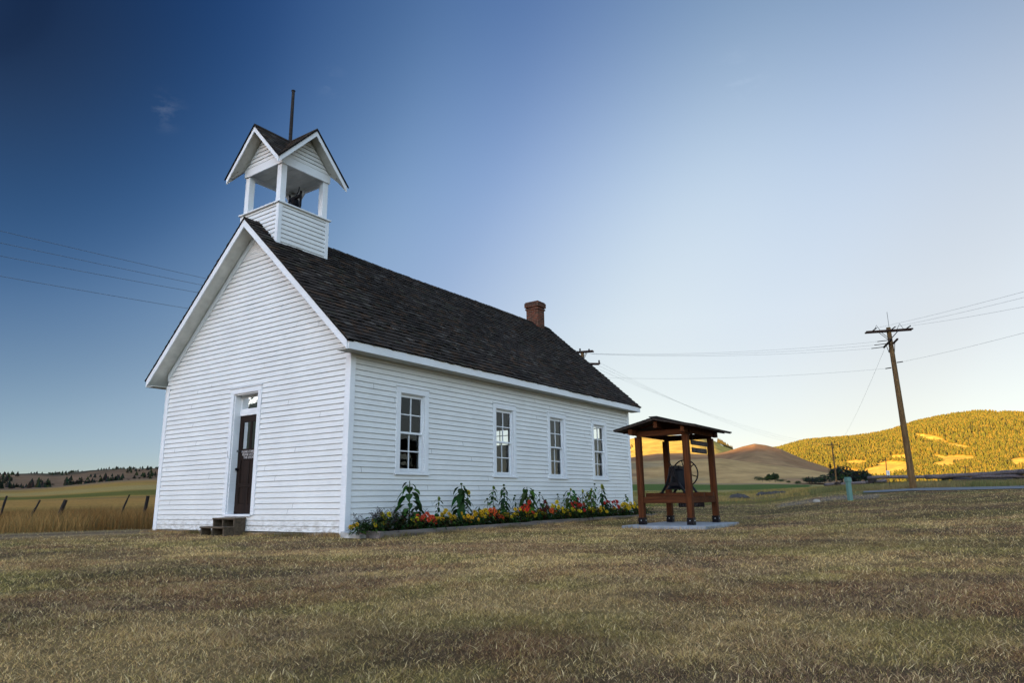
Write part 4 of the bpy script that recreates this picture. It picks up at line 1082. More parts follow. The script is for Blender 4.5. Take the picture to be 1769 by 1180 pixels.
# road sign
q = at(1538, 846, 47); rs = empty('road_sign', Vector((q.x, q.y, tzz(q.x, q.y))), .2, label='small white marker sign on a thin post near the roadside pole', cat='sign')
m = MB(); m.tube((0, 0, 0), (0, 0, 1.05), .018, n=6); m.build('post', M['metal'], rs)
m = MB(); m.box(-.11, .11, -.01, .01, .8, 1.08); m.build('panel', plain('sign_white', (.7, .7, .7)), rs, bevel=.01)

# ================================================================= FENCES
for i, (x1, y1, x0, y0, r, th_, lb) in enumerate(((12, 857, 0, 890, 24.5, .035, 'thin leaning fence post at the far left edge of the tall grass'), (70, 864, 53, 893, 24.5, .03, 'thin leaning fence post second from the left in the tall grass'),
        (114, 864, 102, 890, 25, .062, 'thick dark split fence post leaning in the tall grass'), (224, 855, 211, 884, 26.5, .03, 'thin leaning fence post right of the thick post'), (256, 857, 251, 882, 26.5, .06, 'short dark fence post nearest the church wall'))):
    t = at(x1, y1, r); b = at(x0, y0, r); d = (b-t).normalized(); zg = tzz(b.x, b.y); k = (t.z-zg+.1)/(-d.z); b2 = t+d*k
    m = MB(); c = (t+b2)/2
    n = 7; pts = [b2.lerp(t, j/5)-b2 for j in range(6)]
    m.path([p+Vector((random.uniform(-.01, .01), 0, 0)) for p in pts], lambda k, th_=th_: th_*(1.1-.05*k)*random.uniform(.85, 1.1), n=n)
    o = m.build('fence_post', M['postwood'], loc=b2); tag(o, lb, 'fence post', 'fence posts in the tall grass')
# log fence
def logrun(pts, r, rad): return [at(x, y, rr) for (x, y, rr) in pts], rad
lf = empty('log_fence', at(1634, 832, 60), 0, label='long low fence of weathered grey log rails beyond the road', cat='fence')
O_ = Vector(lf.location)
RUNS = [([(1500,825.5,64),(1560,824.5,62),(1612,824,61)], .13), ([(1600,825,60),(1650,822.5,58.5),(1700,819.5,57),(1769,815,55)], .16), ([(1610,824,61),(1648,827,59)], .12),
        ([(1760,816,55),(1850,808,53),(1950,800,51)], .17), ([(1648,829,59),(1700,829,58),(1769,830,56),(1860,829,54)], .15),
        ([(1497,834,66),(1530,831,65)], .15), ([(1425,838,72),(1455,836.5,70),(1494,834,68)], .14), ([(1680,825,57.5),(1769,823,55),(1850,820,53)], .12)]
for pts, rad in RUNS:
    P = [at(*p)-O_ for p in pts]; full = []
    for a, b in zip(P[:-1], P[1:]): full += [a.lerp(b, k/4) for k in range(4)]
    full.append(P[-1]); full = [p+Vector((0, 0, random.uniform(-.025, .025))) for p in full]
    m = MB(); m.path(full, lambda k: rad*random.uniform(.85, 1.08), n=8); m.build('rail', M['log'], lf, smooth=True)
for (x, y, r) in ((1506, 829, 65), (1634, 824, 60), (1757, 818, 55.5), (1448, 836, 70)):
    c = at(x, y, r)-O_
    m = MB()
    for k in range(3): m.tube(c+Vector((-.5+.3*k, .1*k, -.75)), c+Vector((.35-.25*k, .1*k, .12)), .13, n=7)
    m.build('buck', M['postwood'], lf)
# rocks and white stone
def rockobj(c, s, lb, mat, seed, group=None):
    rn = random.Random(seed); m = MB(); n = 9; prof = []
    vs = []; fs = []
    for j in range(5):
        ph = -PI/2+PI*j/4
        for i in range(n):
            t = 2*PI*i/n; k = rn.uniform(.75, 1.15); vs.append((s[0]*k*math.cos(ph)*math.cos(t), s[1]*k*math.cos(ph)*math.sin(t), s[2]*k*math.sin(ph)))
    for j in range(4):
        for i in range(n): fs.append((j*n+i, j*n+(i+1) % n, (j+1)*n+(i+1) % n, (j+1)*n+i))
    m.add(vs, fs); o = m.build('rock', mat, loc=(c.x, c.y, tzz(c.x, c.y)+s[2]*.35)); tag(o, lb, 'rock', group)
rockobj(at(1411, 868, 31), (.15, .10, .09), 'pale pointed rock at the edge of the gravel patch', M['rock'], 3)
for i, (x, r, s) in enumerate(((1318, 84, 1.0), (1328, 83, .9), (1340, 84, .9), (1350, 85, .7), (1275, 66, 1.1))):
    rockobj(at(x, 850, r), (s*.95, s*.6, s*.32), ('dark low boulder %s' % ('at the left end of the rock pile', 'second in the rock pile beyond the verge', 'third in the rock pile beyond the verge', 'at the right end of the rock pile', 'on its own just right of the bell shelter'))[i] if False else 'dark low boulder '+('at the left end of the rock pile', 'second along the rock pile', 'third along the rock pile', 'at the right end of the rock pile', 'alone just right of the bell shelter')[i], M['darkrock'], 10+i, 'dark boulders')

# ================================================================= FLOWER BED
ZB = .09
bed = MB(); bed.box(.02, 11.9, -.88, -.04, -.1, .075); so = bed.build('soil', M['soil']); so.location = CHO; so.rotation_euler = (0, 0, RZ); tag(so, 'dark soil of the flower bed along the church wall', 'soil', kind='structure')
bo = empty('bed_border', CHO, RZ, label='grey weathered board edging round the flower bed', cat='edging')
cuts = [0.0, 2.3, 4.7, 6.6, 9.2, 11.95]
for a, b in zip(cuts[:-1], cuts[1:]):
    m = MB(); m.box(a+.003, b-.003, -.935, -.885, -.1, .115+random.uniform(-.012, .01)); m.build('plank', M['border'], bo, bevel=.004)
m = MB(); m.box(-.03, .015, -.93, -.35, -.1, .11); m.build('plank', M['border'], bo, bevel=.004)
GRN = [(.032, .078, .020), (.046, .100, .022), (.024, .058, .018), (.085, .125, .030)]
def leafshape(m, base, dirv, ln, wd, droop, col, seg=3):
    d = Vector(dirv).normalized(); side = d.cross(Vector((0, 0, 1)));
    side = side.normalized() if side.length > .01 else Vector((1, 0, 0))
    prof = (.0, .75, 1.0, .7, 0.0) if seg == 4 else (.15, 1.0, .75, 0)
    n = len(prof)-1; vs = []; 
    for k, w in enumerate(prof):
        t = k/n; p = Vector(base)+d*(ln*t)+Vector((0, 0, -droop*ln*t*t))
        vs += [p-side*(wd*w/2)+Vector((0, 0, .12*wd*w)), p, p+side*(wd*w/2)+Vector((0, 0, .12*wd*w))]
    fs = []
    for k in range(n): a = k*3; fs += [(a, a+1, a+4, a+3), (a+1, a+2, a+5, a+4)]
    m.add(vs, fs, col)
def flowerhead(m, c, r, nrm, pc, cc, petals=12, rings=1, cone=.25):
    nrm = Vector(nrm).normalized(); a = nrm.orthogonal().normalized(); b = nrm.cross(a)
    for q in range(rings):
        for k in range(petals):
            t = 2*PI*(k+.5*q+random.uniform(-.15, .15))/petals; d = a*math.cos(t)+b*math.sin(t); s = a*-math.sin(t)+b*math.cos(t); rr = r*(1-.27*q)*random.uniform(.85, 1.1)
            p0 = c+d*(r*.2)+nrm*(.1*r*q); p1 = c+d*(rr*.65)+nrm*(.15*r+.12*r*q); p2 = c+d*rr+nrm*(-.05*r+.2*r*q); w = rr*.24
            kk = random.uniform(.75, 1.15); m.add([p0-s*w*.4, p0+s*w*.4, p1+s*w, p1-s*w, p2], [(0, 1, 2, 3), (3, 2, 4)], tuple(x*kk for x in pc))
    vs = [c+nrm*(.3*r)]+[c+(a*math.cos(t)+b*math.sin(t))*(cone*r)+nrm*(.15*r) for t in np.linspace(0, 2*PI, 9)[:-1]]
    m.add(vs, [(0, i+1, (i+1) % 8+1) for i in range(8)], cc)
# camera-facing tilt is what the flowers show in the photo: they face out from the wall
OUT = -Vv
def bedpt(px, v):  # point on the bed line seen at photo column px
    d = ray(px, 880); D = Vector((d[0], d[1], 0)); O2 = Vector((0, 0, 0))
    k = (v-(O2-CHO).dot(Vv))/(D.dot(Vv)); p = D*k; return Vector((p.x, p.y, .075))
def topz(px, py, p): return elz(px, py, math.hypot(p.x, p.y))
def sunflower(px, py, v, label, headr=.0, big=.16, nleaf=10, hcol=None, thick=.011, bud=True, lean=0):
    nleaf = int(nleaf*2.3)
    p = bedpt(px, v); h = max(.25, topz(px, py, p)-.075)
    o = empty('sunflower', p, random.uniform(0, 6), label=label, cat='sunflower', group='sunflowers along the wall')
    o.rotation_euler = (0, 0, 0)
    top = Vector((lean, 0, h)); m = MB(); m.path([(0, 0, -.03), (lean*.2+random.uniform(-.01, .01), 0, h*.4), (lean*.6, random.uniform(-.01, .01), h*.75), tuple(top)], lambda k: thick*(1-.15*k), n=6, col=(.07, .10, .035)); m.build('stem', M['leaf'], o)
    m = MB(); g = random.choice(GRN)
    for k in range(nleaf):
        t = .16+.80*k/max(1, nleaf-1); a = k*2.4+random.uniform(-.4, .4); s = big*(1.12-.5*t)*random.uniform(.6, 1.15)
        c = tuple(x*random.uniform(.7, 1.35) for x in g)
        b = Vector((lean*t*t, 0, h*t)); d = Vector((math.cos(a), math.sin(a)*.7, .35)); pet = b+d.normalized()*(s*.35)
        m.tube(b, pet, .003, n=4, col=c); leafshape(m, pet, Vector((math.cos(a), math.sin(a), -.1)), s*1.25, s*.85, random.uniform(.5, 1.3), c, 4)
    m.build('leaves', M['leaf'], o)
    if headr:
        m = MB(); c = top+OUT*.02
        flowerhead(m, c, headr, OUT*1+Vector((.2, -.3, .25)), hcol or (.35, .30, .02), (.05, .07, .015), 14, 2, .5)
        m.build('flower', M['petal'], o)
    elif bud:
        m = MB(); m.lathe([(0, 0), (.022, .005), (.03, .02), (.02, .038), (0, .042)], c=tuple(top), n=8, col=(.05, .08, .02))
        for k in range(6): a = k*PI/3; leafshape(m, top, (math.cos(a), math.sin(a), .5), .05, .025, .3, (.045, .09, .025))
        m.build('bud', M['leaf'], o)
for a in [
  (707,831,-.45,'tallest leafy sunflower with big drooping leaves, nearest the front corner',0,.23,10,None,.016,False),
  (720,868,-.3,'short drooping sunflower just right of the tallest one',0,.15,9,None,.01,True),
  (757,862,-.4,'small sunflower with two round buds left of the second red clump',.05,.10,8,(.12,.16,.02),.008,True),
  (797,838,-.4,'tall bushy sunflower topped by a green bud below the first two windows',0,.20,14,None,.013,True),
  (808,851,-.35,'thin sunflower carrying one yellow bloom beside the tall bushy one',.07,.10,6,(.50,.36,.02),.009,True),
  (828,875,-.3,'short sunflower without a bloom left of the second window',0,.13,6,None,.009,False),
  (852,843,-.35,'slender sunflower with narrow leaves and one green head under the second window',.055,.11,12,(.12,.18,.02),.010,True),
  (871,840,-.35,'dense dark sunflower with leafy spike under the second window',0,.12,20,None,.012,True),
  (911,841,-.35,'broad leafy sunflower behind the red clump between second and third windows',0,.21,16,None,.014,False),
  (933,853,-.3,'thin sunflower right of the broad leafy one',0,.11,9,None,.009,True),
  (943,866,-.3,'short sprawling sunflower left of the third window',0,.13,7,None,.009,True),
  (964,856,-.3,'pale thin sunflower under the third window',0,.10,9,None,.008,True),
  (986,846,-.35,'bushy sunflower with yellowing top leaves right of the third window',.05,.18,14,(.30,.28,.03),.012,True),
  (996,856,-.3,'dark filler sunflower between two taller ones past the third window',0,.15,12,None,.010,True),
  (1007,849,-.3,'slim sunflower with a pale yellow round head',.06,.10,9,(.35,.36,.04),.009,True),
  (1022,846,-.35,'dense green sunflower left of the fourth window',.05,.14,18,(.25,.26,.03),.012,True),
  (1029,838,-.3,'highest thin sunflower bud beneath the fourth window',0,.09,8,None,.008,True),
  (1041,842,-.4,'sunflower with large dark drooping head near the rear corner',.10,.14,12,(.22,.22,.02),.012,True),
  (1049,868,-.4,'short leafy sunflower right of the large dark head',0,.14,9,None,.010,False),
  (842,864,-.3,'knee-high thin sunflower between the second window edge and its slender neighbour',0,.09,6,None,.007,True),
  (890,858,-.25,'thin pale stalk with small leaves left of the broad leafy sunflower',0,.08,7,None,.007,True),
  (922,849,-.25,'tall narrow stalk touching the right side of the broad leafy sunflower',0,.10,8,None,.008,True),
  (975,858,-.25,'medium narrow stalk below the right edge of the third window',0,.09,8,None,.007,True),
  (1014,852,-.25,'narrow stalk in the thicket just left of the dense green sunflower',.04,.10,8,(.30,.30,.03),.008,True),
  (1082,857,-.35,'small sunflower at the rear corner of the church',0,.11,9,None,.008,True),
]: sunflower(*a)
def clump(px, v, rad, h, pc, cc, nf, fr, label, name, cat, group, green=None):
    p = bedpt(px, v); o = empty(name, p, 0, label=label, cat=cat, group=group)
    m = MB()
    rad *= 1.15; h *= 1.08; nf = int(nf*1.35+1)
    for k in range(120):
        a = random.uniform(0, 6.28); r = rad*math.sqrt(random.random()); z = h*random.uniform(.05, .88)*(1-.4*(r/rad)**2)
        c = tuple(x*random.uniform(.5, 1.2) for x in (green or random.choice(GRN)))
        leafshape(m, (r*math.cos(a), r*math.sin(a), z), (math.cos(a+random.uniform(-1, 1)), math.sin(a+random.uniform(-1, 1)), random.uniform(-.2, .8)), .085, .032, .5, c)
    for k in range(6): a = random.uniform(0, 6.28); m.path([(0, 0, -.02), (rad*.6*math.cos(a), rad*.6*math.sin(a), h*.75)], .004, n=4, col=(.04, .06, .02))
    m.build('foliage', M['leaf'], o)
    m = MB(); MBs = []
    for k in range(nf):
        a = random.uniform(0, 6.28); r = rad*math.sqrt(random.random())*.95
        c = Vector((r*math.cos(a), r*math.sin(a), h*random.uniform(.55, 1.0)*(1-.3*(r/rad)**2)))
        n = (OUT+Vector((random.uniform(-.4, .4), random.uniform(-.4, .4)-.3, random.uniform(.1, .8))))
        m = MB(); flowerhead(m, c, fr*random.uniform(.8, 1.15), n, pc, cc, 11, 2, .28); m.build('flower', M['petal'], o)
YC = (.62, .40, .012); YB = (.16, .07, .01); RC = (.55, .035, .012); RBr = (.10, .03, .015); ORr = (.60, .09, .02)
ords = ['first', 'second', 'third', 'fourth', 'fifth', 'sixth', 'seventh', 'eighth', 'ninth', 'tenth', 'eleventh', 'twelfth', 'thirteenth', 'fourteenth', 'fifteenth', 'sixteenth', 'seventeenth', 'eighteenth', 'nineteenth', 'twentieth']
ys = [(621, .13, .22, 2), (652, .14, .27, 2), (668, .14, .33, 3), (713, .10, .24, 2), (755, .12, .22, 3), (774, .16, .34, 5), (794, .20, .30, 7), (817, .11, .20, 3), (827, .15, .36, 5), (838, .14, .32, 4),
      (864, .13, .28, 4), (877, .15, .26, 5), (899, .18, .34, 6), (921, .14, .30, 4), (934, .14, .26, 4), (962, .17, .42, 6), (976, .15, .28, 4), (990, .18, .30, 6), (1018, .17, .27, 5), (1035, .20, .32, 6)]
for i, (px, rad, h, nf) in enumerate(ys):
    clump(px, -.62-.1*(i % 2), rad, h, (YC[0]*random.uniform(.75, 1.1), YC[1]*random.uniform(.7, 1.1), YC[2]), YB, nf, .055, 'yellow flower clump, %s from the front corner along the bed' % ords[i], 'yellow_flowers', 'flowers', 'yellow flower clumps in the bed')
clump(1076, -.62, .32, .36, YC, YB, 12, .06, 'wide yellow flower clump at the rear corner of the church', 'yellow_flowers', 'flowers', 'yellow flower clumps in the bed')
clump(1090, -.55, .28, .40, YC, YB, 9, .06, 'yellow flower clump farthest along, beside the left shelter post', 'yellow_flowers', 'flowers', 'yellow flower clumps in the bed')
for px, rad, h, nf, col, lb in ((737, .17, .30, 9, (.50, .055, .02), 'large red flower clump leaning over the bed edge, nearest the front corner'), (855, .15, .34, 8, ORr, 'orange red flower clump under the second window'),
        (908, .17, .50, 7, RC, 'deep red flower clump behind yellow blooms before the third window'), (941, .12, .46, 3, (.10, .008, .01), 'very dark maroon flower clump left of the third window'), (953, .15, .36, 6, ORr, 'orange red flower clump under the third window'),
        (1001, .20, .50, 8, (.42, .018, .012), 'dark red flower clump right of the third window'), (1057, .20, .52, 8, (.45, .02, .015), 'bright red flower clump between the fourth window and rear corner')):
    clump(px, -.72, rad, h, col, RBr, nf, .062, lb, 'red_flowers', 'flowers', 'red flower clumps in the bed')
# low dark foliage between
m = MB()
for k in range(7500):
    u = random.uniform(.1, 11.9); v = random.uniform(-.90, -.15); z = .07+random.random()**1.3*.34*(.45+.55*abs(math.sin(u*2.1)))*(.55+.45*abs(math.sin(u*.9+1)))
    c = random.choice(GRN+[(.06, .012, .014), (.05, .03, .015)]); a = random.uniform(0, 6.28)
    p = Vector((u, v, z)); leafshape(m, p, (math.cos(a), math.sin(a), random.uniform(-.2, .7)), random.uniform(.06, .13), .045, .5, tuple(x*random.uniform(.5, 1.2) for x in c))
o = m.build('foliage', M['leaf']); o.location = CHO; o.rotation_euler = (0, 0, RZ); tag(o, 'low mixed dark leaves filling the flower bed', 'foliage', kind='stuff')
# wispy asters near the front corner
def weed(px, py, v, label, spread, n):
    p = bedpt(px, v); h = topz(px, py, p)-.075; o = empty('wispy_weed', p, 0, label=label, cat='plant', group='wispy seed-head plants in the bed')
    m = MB(); f = MB()
    for k in range(n):
        a = random.uniform(0, 6.28); s = spread*random.uniform(.2, 1); hh = h*random.uniform(.35, 1)*(1-.25*s/spread)
        tip = Vector((s*math.cos(a), s*math.sin(a), hh)); pts = [Vector((0.02*math.cos(a), .02*math.sin(a), 0)), tip*.5+Vector((0, 0, hh*.08)), tip]
        m.path(pts, .0022, n=3, col=(.07, .065, .05))
        for q in range(5):
            t = random.uniform(.45, 1); b = pts[1].lerp(tip, t) if t > .5 else pts[0].lerp(pts[1], t*2); e = b+Vector((random.uniform(-.05, .05), random.uniform(-.05, .05), random.uniform(.0, .06)))
            m.path([b, e], .0015, n=3, col=(.06, .055, .05)); f.lathe([(0, -.007), (.009, 0), (0, .008)], c=tuple(e), n=5, col=random.choice([(.05, .04, .06), (.10, .08, .11), (.04, .045, .03)]))
        for q in range(26):
            t = random.uniform(.05, .75); b = Vector((0, 0, 0)).lerp(tip, t); aa = random.uniform(0, 6.28); leafshape(m, b, (math.cos(aa), math.sin(aa), .4), .075, .020, .4, tuple(x*random.uniform(.5, .9) for x in random.choice(GRN)))
    m.build('stems', M['leaf'], o)['kind'] = 'stuff'; f.build('seed_heads', M['leaf'], o)['kind'] = 'stuff'
weed(628, 880, -.5, 'thin grey wispy plant closest to the front right corner board', .25, 10)
weed(648, 872, -.55, 'wide wispy seed-head plant below the first window, second from the corner', .35, 26)
weed(665, 876, -.65, 'dense low wispy plant spilling over the bed edge', .38, 34)
weed(686, 868, -.5, 'upright dark wispy plant just left of the tallest sunflower', .16, 22)
weed(733, 876, -.35, 'sparse thin wispy plant behind the first red clump', .12, 7)
weed(1075, 862, -.3, 'sparse wispy plant near the rear corner of the church', .3, 9)
weed(884, 874, -.3, 'sparse wispy plant between the second and third windows', .15, 6)

# ================================================================= TREES
def conifer(o, h, w, dens=1.0, seed=0, col=(.018, .026, .016)):
    rn = random.Random(seed)
    m = MB(); m.tube((0, 0, -h*.05), (0, 0, h*.9), h*.02, h*.004, n=6); m.build('trunk', M['bark'], o)
    m = MB(); lv = int(15*dens)
    for k in range(lv):
        t = .10+.88*k/lv; z = h*t; rr = w*(1-t)**.8*rn.uniform(.75, 1.15)+w*.04; nb = max(5, int(13*(1-t)+4))
        for b in range(nb):
            a = rn.uniform(0, 6.28); l = rr*rn.uniform(.55, 1.15); c = tuple(x*rn.uniform(.6, 1.5) for x in col)
            d = Vector((math.cos(a), math.sin(a), 0)); s = Vector((-d.y, d.x, 0)); wd = l*.34+h*.012
            m.add([Vector((0, 0, z+h*.035)), d*l*.55-s*wd+Vector((0, 0, z-h*.015)), d*l*.55+s*wd+Vector((0, 0, z-h*.01)), d*l+Vector((0, 0, z-h*rn.uniform(.02, .05)))], [(0, 1, 3), (0, 3, 2), (0, 2, 1)], c)
    m.build('crown', M['needle'], o)
def broad(o, h, w, seed=0, col=(.030, .045, .018), flat=1.0, n=1100):
    w = w*1.25; h = h*1.18
    rn = random.Random(seed); m = MB(); m.path([(0, 0, -.3), (.02*w, 0, h*.25), (0, .02*w, h*.5)], lambda k: h*.035*(1-.25*k), n=7)
    for k in range(6): a = k*1.05; m.path([(0, 0, h*(.2+.04*k)), (w*.3*math.cos(a), w*.3*math.sin(a), h*.5), (w*.5*math.cos(a), w*.5*math.sin(a), h*.7)], lambda q: h*.014*(1-.3*q), n=5)
    m.build('trunk', M['bark'], o)
    blobs = [(rn.uniform(-.55, .55)*w, rn.uniform(-.55, .55)*w, h*rn.uniform(.35, .72), rn.uniform(.28, .5)) for _ in range(11)]
    m = MB()
    for k in range(n):
        bx_, by_, bz_, br = rn.choice(blobs); a = rn.uniform(0, 6.28); ph = math.acos(rn.uniform(-1, 1)); q = rn.uniform(.6, 1.08)
        p = Vector((bx_+w*br*q*math.sin(ph)*math.cos(a), by_+w*br*q*math.sin(ph)*math.sin(a), max(h*.06, bz_+h*.28*q*math.cos(ph)*flat)))
        s = h*rn.uniform(.04, .085); e1 = Vector((rn.uniform(-1, 1), rn.uniform(-1, 1), rn.uniform(-1, 1))).normalized(); e2 = e1.orthogonal().normalized()
        m.add([p-e1*s, p+e2*s*.7, p+e1*s, p-e2*s*.7], [(0, 1, 2, 3)], tuple(x*rn.uniform(.5, 1.7) for x in col))
    m.build('crown', M['needle'], o)
def plant_tree(px, ytop, ybase, r, wpx, kind, label, name, cat, group, seed, zg=None, col=None):
    b = at(px, ybase, r); z = b.z if zg is None else zg(b.x, b.y)
    h = elz(px, ytop, r)-z; w = wpx/FPX*r*.5*1.05
    o = empty(name, (b.x, b.y, z), 0, label=label, cat=cat, group=group)
    if kind == 'c': conifer(o, h, w, 1.0, seed, col or (.018, .026, .016))
    else: broad(o, h, w, seed, col or (.030, .045, .018))
HLz = lambda x, y: float(H_L1(np.array([math.atan2(x, y)]), np.array([math.hypot(x, y)]))[0])
LT = [(-3,819,12),(2,823,10),(16,829,9),(28,831,11),(31,833,8),(81,826,9),(85,828,8),(91,832,8),(115,830,8),(122,827,8),(129,828,7),(134,826,9),(140,820,10),(147,827,8),(158,827,8),(167,827,7),(174,822,8),(179,819,8),(192,823,8),(199,818,9),(210,822,8),(222,826,7),(232,817,9),(241,821,8),(250,817,8),(256,818,7),(262,821,6),(270,819,6)]
for i, (px, yt, w) in enumerate(LT):
    yb = 844-px*.0755-1
    pos = 'at the far left edge' if px < 5 else ('left of the fence post line' if px < 60 else ('above the thick split fence post' if px < 150 else ('behind the field crest' if px < 215 else 'close beside the church wall')))
    plant_tree(px, yt+3.5, yb+2, 480+20*(i % 4), w, 'c', 'dark conifer behind the left field, number-%s tree of the row %s' % ((ords+['twenty-first','twenty-second','twenty-third','twenty-fourth','twenty-fifth','twenty-sixth','twenty-seventh','twenty-eighth'])[i], pos) if False else 'dark conifer %s, %s from the left in the row' % (pos, (ords+['twenty-first','twenty-second','twenty-third','twenty-fourth','twenty-fifth','twenty-sixth','twenty-seventh','twenty-eighth'])[i]), 'conifer', 'tree', 'conifers behind the left field', 100+i)
# scattered farther pines on the left hills
def farpines():
    rn = random.Random(9); V = MB()
    for k in range(620):
        px = rn.uniform(-40, 300); r = rn.uniform(700, 1290)
        t = rn.random(); 
        if vnoise(np.array([px*.04]), np.array([r*.006]), 3)[0] < .42 and not (px > 180 and r > 1100): continue
        d = ray(px, 850); a = math.atan2(d[0], d[1]); x = r*math.sin(a); y = r*math.cos(a); z = HLz(x, y); h = rn.uniform(3.5, 7)*(1-.35*(r > 1050)); w = h*.38
        for q in range(5):
            b = q*1.257; c = b+1.257; V.add([(x+w*math.cos(b), y+w*math.sin(b), z+h*.1), (x+w*math.cos(c), y+w*math.sin(c), z+h*.1), (x, y, z+h)], [(0, 1, 2)], tuple(v*rn.uniform(.6, 1.5) for v in (.020, .024, .014)))
    o = V.build('pine_wood', M['needle']); tag(o, 'far pines scattered over the left skyline hills', 'wood', kind='stuff')
farpines()
RT = [('b',1317,824,832,26,330,'low round bush at the left end of the grove under the brown hill'),('b',1330,820,832,12,330,'taller rounded tree left of centre in the grove under the brown hill'),('b',1339,819,832,12,332,'taller rounded tree right of centre in the grove under the brown hill'),('b',1349,828,833,14,330,'low brownish bush at the right end of the grove'),
      ('b',1362,831,835,5,300,'tiny lone bush between the grove and the dark round tree'),('b',1378,832,837,9,260,'small pale bush left of the dark round tree'),
      ('b',1401,825,838,22,240,'dark rounded tree left of the small distant pole'),('b',1425,822,837,30,255,'broad dark tree just left of the small distant pole'),
      ('c',1435,797,810,8,560,'small conifer on the brown hill edge left of the pole top'),('c',1447,803,814,9,560,'small conifer on the brown hill edge right of the pole'),
      ('b',1456,808,837,30,280,'big dark tree immediately right of the small distant pole'),('c',1467,807,836,12,290,'dark conifer second in the thicket right of the distant pole'),('c',1476,810,836,14,290,'dark conifer third in the thicket right of the distant pole'),('b',1484,813,835,24,290,'broad dark tree in the middle of the thicket'),('b',1497,817,834,20,300,'low dark tree toward the right of the thicket'),('c',1508,821,833,10,300,'last small conifer at the right end of the thicket')]
for i, (k, px, yt, yb, w, r, lb) in enumerate(RT): plant_tree(px, yt, yb, r, w, k, lb, 'conifer' if k == 'c' else 'broadleaf_tree', 'tree', 'dark trees below the brown hill', 200+i, col=(.022, .030, .020) if i > 5 else None)
# trees on the golden hill
for i, (px, yt, yb, w) in enumerate(((1087, 762, 800, 6), (1092, 766, 773, 5), (1089, 768, 776, 6), (1086, 772, 785, 6))):
    plant_tree(px, yt, yb, 1250, w, 'c', ('tall dark conifer on the golden hill right beside the church corner', 'small conifer high on the golden hill left of the shelter', 'second small conifer on the golden hill left of the shelter', 'lowest conifer on the golden hill beside the church corner')[i], 'conifer', 'tree', 'conifers on the golden hill', 300+i)
mm = MB()
for k in range(26):
    px = 1240+k*1.0+random.uniform(-.5, .5); py = np.interp(px, [1238, 1242, 1248, 1255, 1263, 1270], [761, 763, 766, 771, 774, 776]); b = at(px, py, 1480); h = random.uniform(4, 8); w = h*.35
    for q in range(5):
        t = q*1.257; mm.add([(b.x+w*math.cos(t), b.y+w*math.sin(t), b.z-3), (b.x+w*math.cos(t+1.257), b.y+w*math.sin(t+1.257), b.z-3), (b.x, b.y, b.z+h)], [(0, 1, 2)], (.05, .045, .02))
tag(mm.build('pine_wood', M['needle']), 'line of far pines on the ridge of the golden hill', 'wood', kind='stuff')

# ================================================================= LIGHT, SKY, CAMERA
w = bpy.data.worlds.new('World'); S.world = w; w.use_nodes = True; nt = w.node_tree; bg = nt.nodes['Background']
sky = nt.nodes.new('ShaderNodeTexSky'); sky.sky_type = 'NISHITA'; sky.sun_disc = False
sky.sun_elevation = SUN_EL; sky.sun_rotation = SUN_AZ; sky.altitude = 1400; sky.air_density = 1.0; sky.dust_density = .6; sky.ozone_density = 2.0
bg.inputs['Strength'].default_value = .15
# the evening sky is deep and polarised in the north-west (upper left) and much brighter opposite
def wn(t, **kw):
    n = nt.nodes.new(t)
    for k, v in kw.items(): setattr(n, k, v)
    return n
tcw = wn('ShaderNodeTexCoord')
def dotto(px, py):
    d = Vector(ray(px, py)).normalized(); v = wn('ShaderNodeVectorMath', operation='DOT_PRODUCT'); v.inputs[1].default_value = d
    nt.links.new(tcw.outputs['Generated'], v.inputs[0]); return v.outputs['Value']
def wm(op, a, b=None):
    n = wn('ShaderNodeMath', operation=op)
    for k, q in enumerate((a, b)):
        if q is None: continue
        if isinstance(q, (int, float)): n.inputs[k].default_value = q
        else: nt.links.new(q, n.inputs[k])
    return n.outputs[0]
def curve(val, knots, hi):
    r = wn('ShaderNodeValToRGB'); r.color_ramp.interpolation = 'CARDINAL'; el = r.color_ramp.elements
    while len(el) < len(knots): el.new(.5)
    for k, (deg, c) in enumerate(knots): el[k].position = deg/180; el[k].color = (c[0]/hi, c[1]/hi, c[2]/hi, 1)
    nt.links.new(val, r.inputs[0]); return r.outputs[0]
def vm(op, a, b):
    n = wn('ShaderNodeVectorMath', operation=op)
    for k, q in enumerate((a, b)):
        if isinstance(q, tuple): n.inputs[k].default_value = q
        else: nt.links.new(q, n.inputs[k])
    return n.outputs[0]
sepw = wn('ShaderNodeSeparateXYZ'); nt.links.new(tcw.outputs['Generated'], sepw.inputs[0])
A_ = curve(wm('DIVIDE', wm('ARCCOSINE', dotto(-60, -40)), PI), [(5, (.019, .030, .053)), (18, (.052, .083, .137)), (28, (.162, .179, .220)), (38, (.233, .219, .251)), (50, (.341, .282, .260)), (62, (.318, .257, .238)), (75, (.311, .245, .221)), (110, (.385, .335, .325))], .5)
B_ = curve(wm('DIVIDE', wm('ARCSINE', wm('MAXIMUM', sepw.outputs['Z'], 0.0)), PI), [(0, (.755, .795, .985)), (6, (.951, .797, .762)), (14, (1.425, 1.068, .858)), (26, (1.723, 1.359, 1.108)), (40, (1.05, 1.02, 1.0)), (60, (.9, .9, .95))], 2.0)
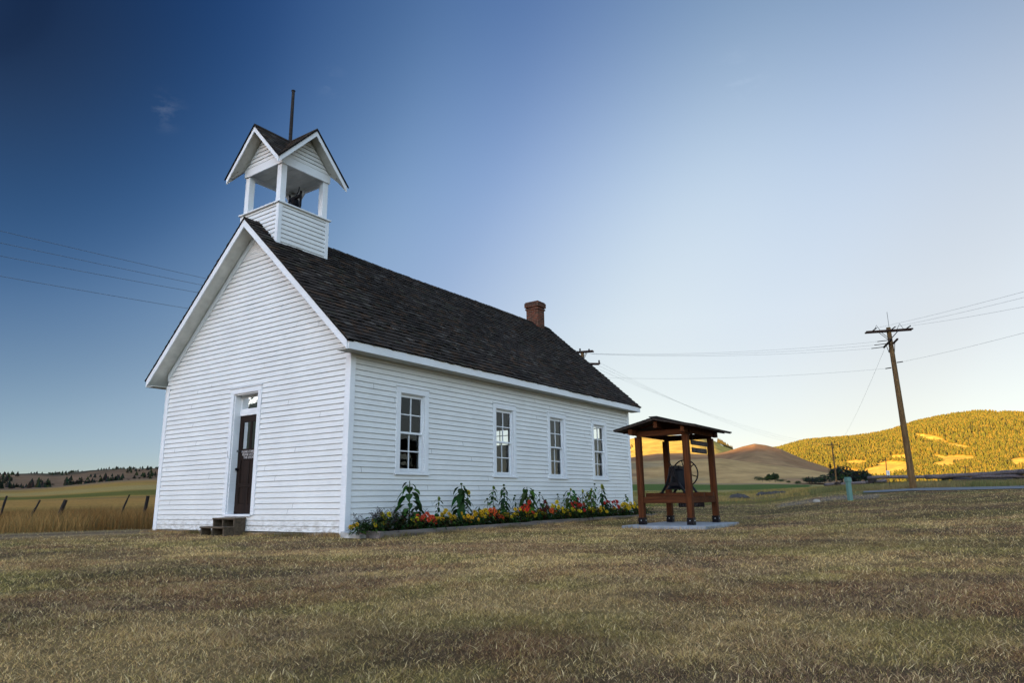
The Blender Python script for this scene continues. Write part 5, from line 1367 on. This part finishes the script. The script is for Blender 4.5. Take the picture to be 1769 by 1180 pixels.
# afterglow side of the sky, gain added here to brighten walls and lawn
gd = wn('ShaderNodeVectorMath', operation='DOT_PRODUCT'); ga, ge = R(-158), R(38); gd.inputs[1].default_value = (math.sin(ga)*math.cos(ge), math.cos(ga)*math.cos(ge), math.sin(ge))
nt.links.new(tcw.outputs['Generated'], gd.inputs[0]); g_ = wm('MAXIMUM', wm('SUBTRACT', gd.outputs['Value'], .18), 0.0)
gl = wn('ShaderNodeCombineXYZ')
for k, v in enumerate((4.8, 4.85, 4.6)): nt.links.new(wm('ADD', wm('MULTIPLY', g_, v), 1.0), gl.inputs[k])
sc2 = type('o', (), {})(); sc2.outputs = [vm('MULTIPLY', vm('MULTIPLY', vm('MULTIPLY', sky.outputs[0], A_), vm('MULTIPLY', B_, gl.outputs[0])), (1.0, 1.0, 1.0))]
# three faint wisps of high cloud
wisp = 0.0
mpn = wn('ShaderNodeMapping'); mpn.inputs['Scale'].default_value = (14, 14, 30); mpn.inputs['Rotation'].default_value = (.3, .5, .2); nt.links.new(tcw.outputs['Generated'], mpn.inputs[0])
nz = wn('ShaderNodeTexNoise'); nz.inputs['Scale'].default_value = 1.3; nz.inputs['Detail'].default_value = 7; nz.inputs['Roughness'].default_value = .62; nt.links.new(mpn.outputs[0], nz.inputs[0])
st_ = wm('MAXIMUM', wm('MULTIPLY', wm('SUBTRACT', nz.outputs[0], .50), 5.0), 0.0)
for px, py, wd, k in ((284, 190, .035, .10), (572, 142, .03, .07), (1285, 130, .05, .09)):
    b = wm('MAXIMUM', wm('SUBTRACT', 1.0, wm('DIVIDE', wm('ARCCOSINE', wm('MINIMUM', dotto(px, py), 1.0)), wd)), 0.0)
    wisp = wm('ADD', wm('MULTIPLY', wm('MULTIPLY', b, b), k), wisp)
wsp = wm('MULTIPLY', wisp, st_)
addc = wn('ShaderNodeVectorMath', operation='ADD'); cc = wn('ShaderNodeCombineXYZ')
for k in range(3): nt.links.new(wsp, cc.inputs[k])
GAINFIX = 1
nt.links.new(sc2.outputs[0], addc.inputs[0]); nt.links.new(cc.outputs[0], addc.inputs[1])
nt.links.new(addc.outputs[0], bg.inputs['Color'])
sun = bpy.data.lights.new('sun', 'SUN'); sun.energy = 3.4; sun.angle = R(.5); sun.color = (1, .55, .11)
so_ = bpy.data.objects.new('sun', sun); COL.objects.link(so_)
dirv = Vector((-sx*math.cos(SUN_EL), -sy*math.cos(SUN_EL), -math.sin(SUN_EL)))
so_.rotation_euler = dirv.to_track_quat('-Z', 'Y').to_euler()
cam = bpy.data.cameras.new('camera'); co = bpy.data.objects.new('camera', cam); COL.objects.link(co)
cam.sensor_width = 36; cam.lens = FPX/1769*36; cam.clip_end = 12000; cam.clip_start = .05
co.matrix_world = Matrix.Translation((0, 0, CH)) @ Matrix.Rotation(PI/2+PITCH, 4, 'X') @ Matrix.Rotation(-ROLL, 4, 'Z')
S.camera = co
S.view_settings.view_transform = 'Standard'; S.view_settings.look = 'None'; S.view_settings.gamma = 1; S.view_settings.exposure = 2.9
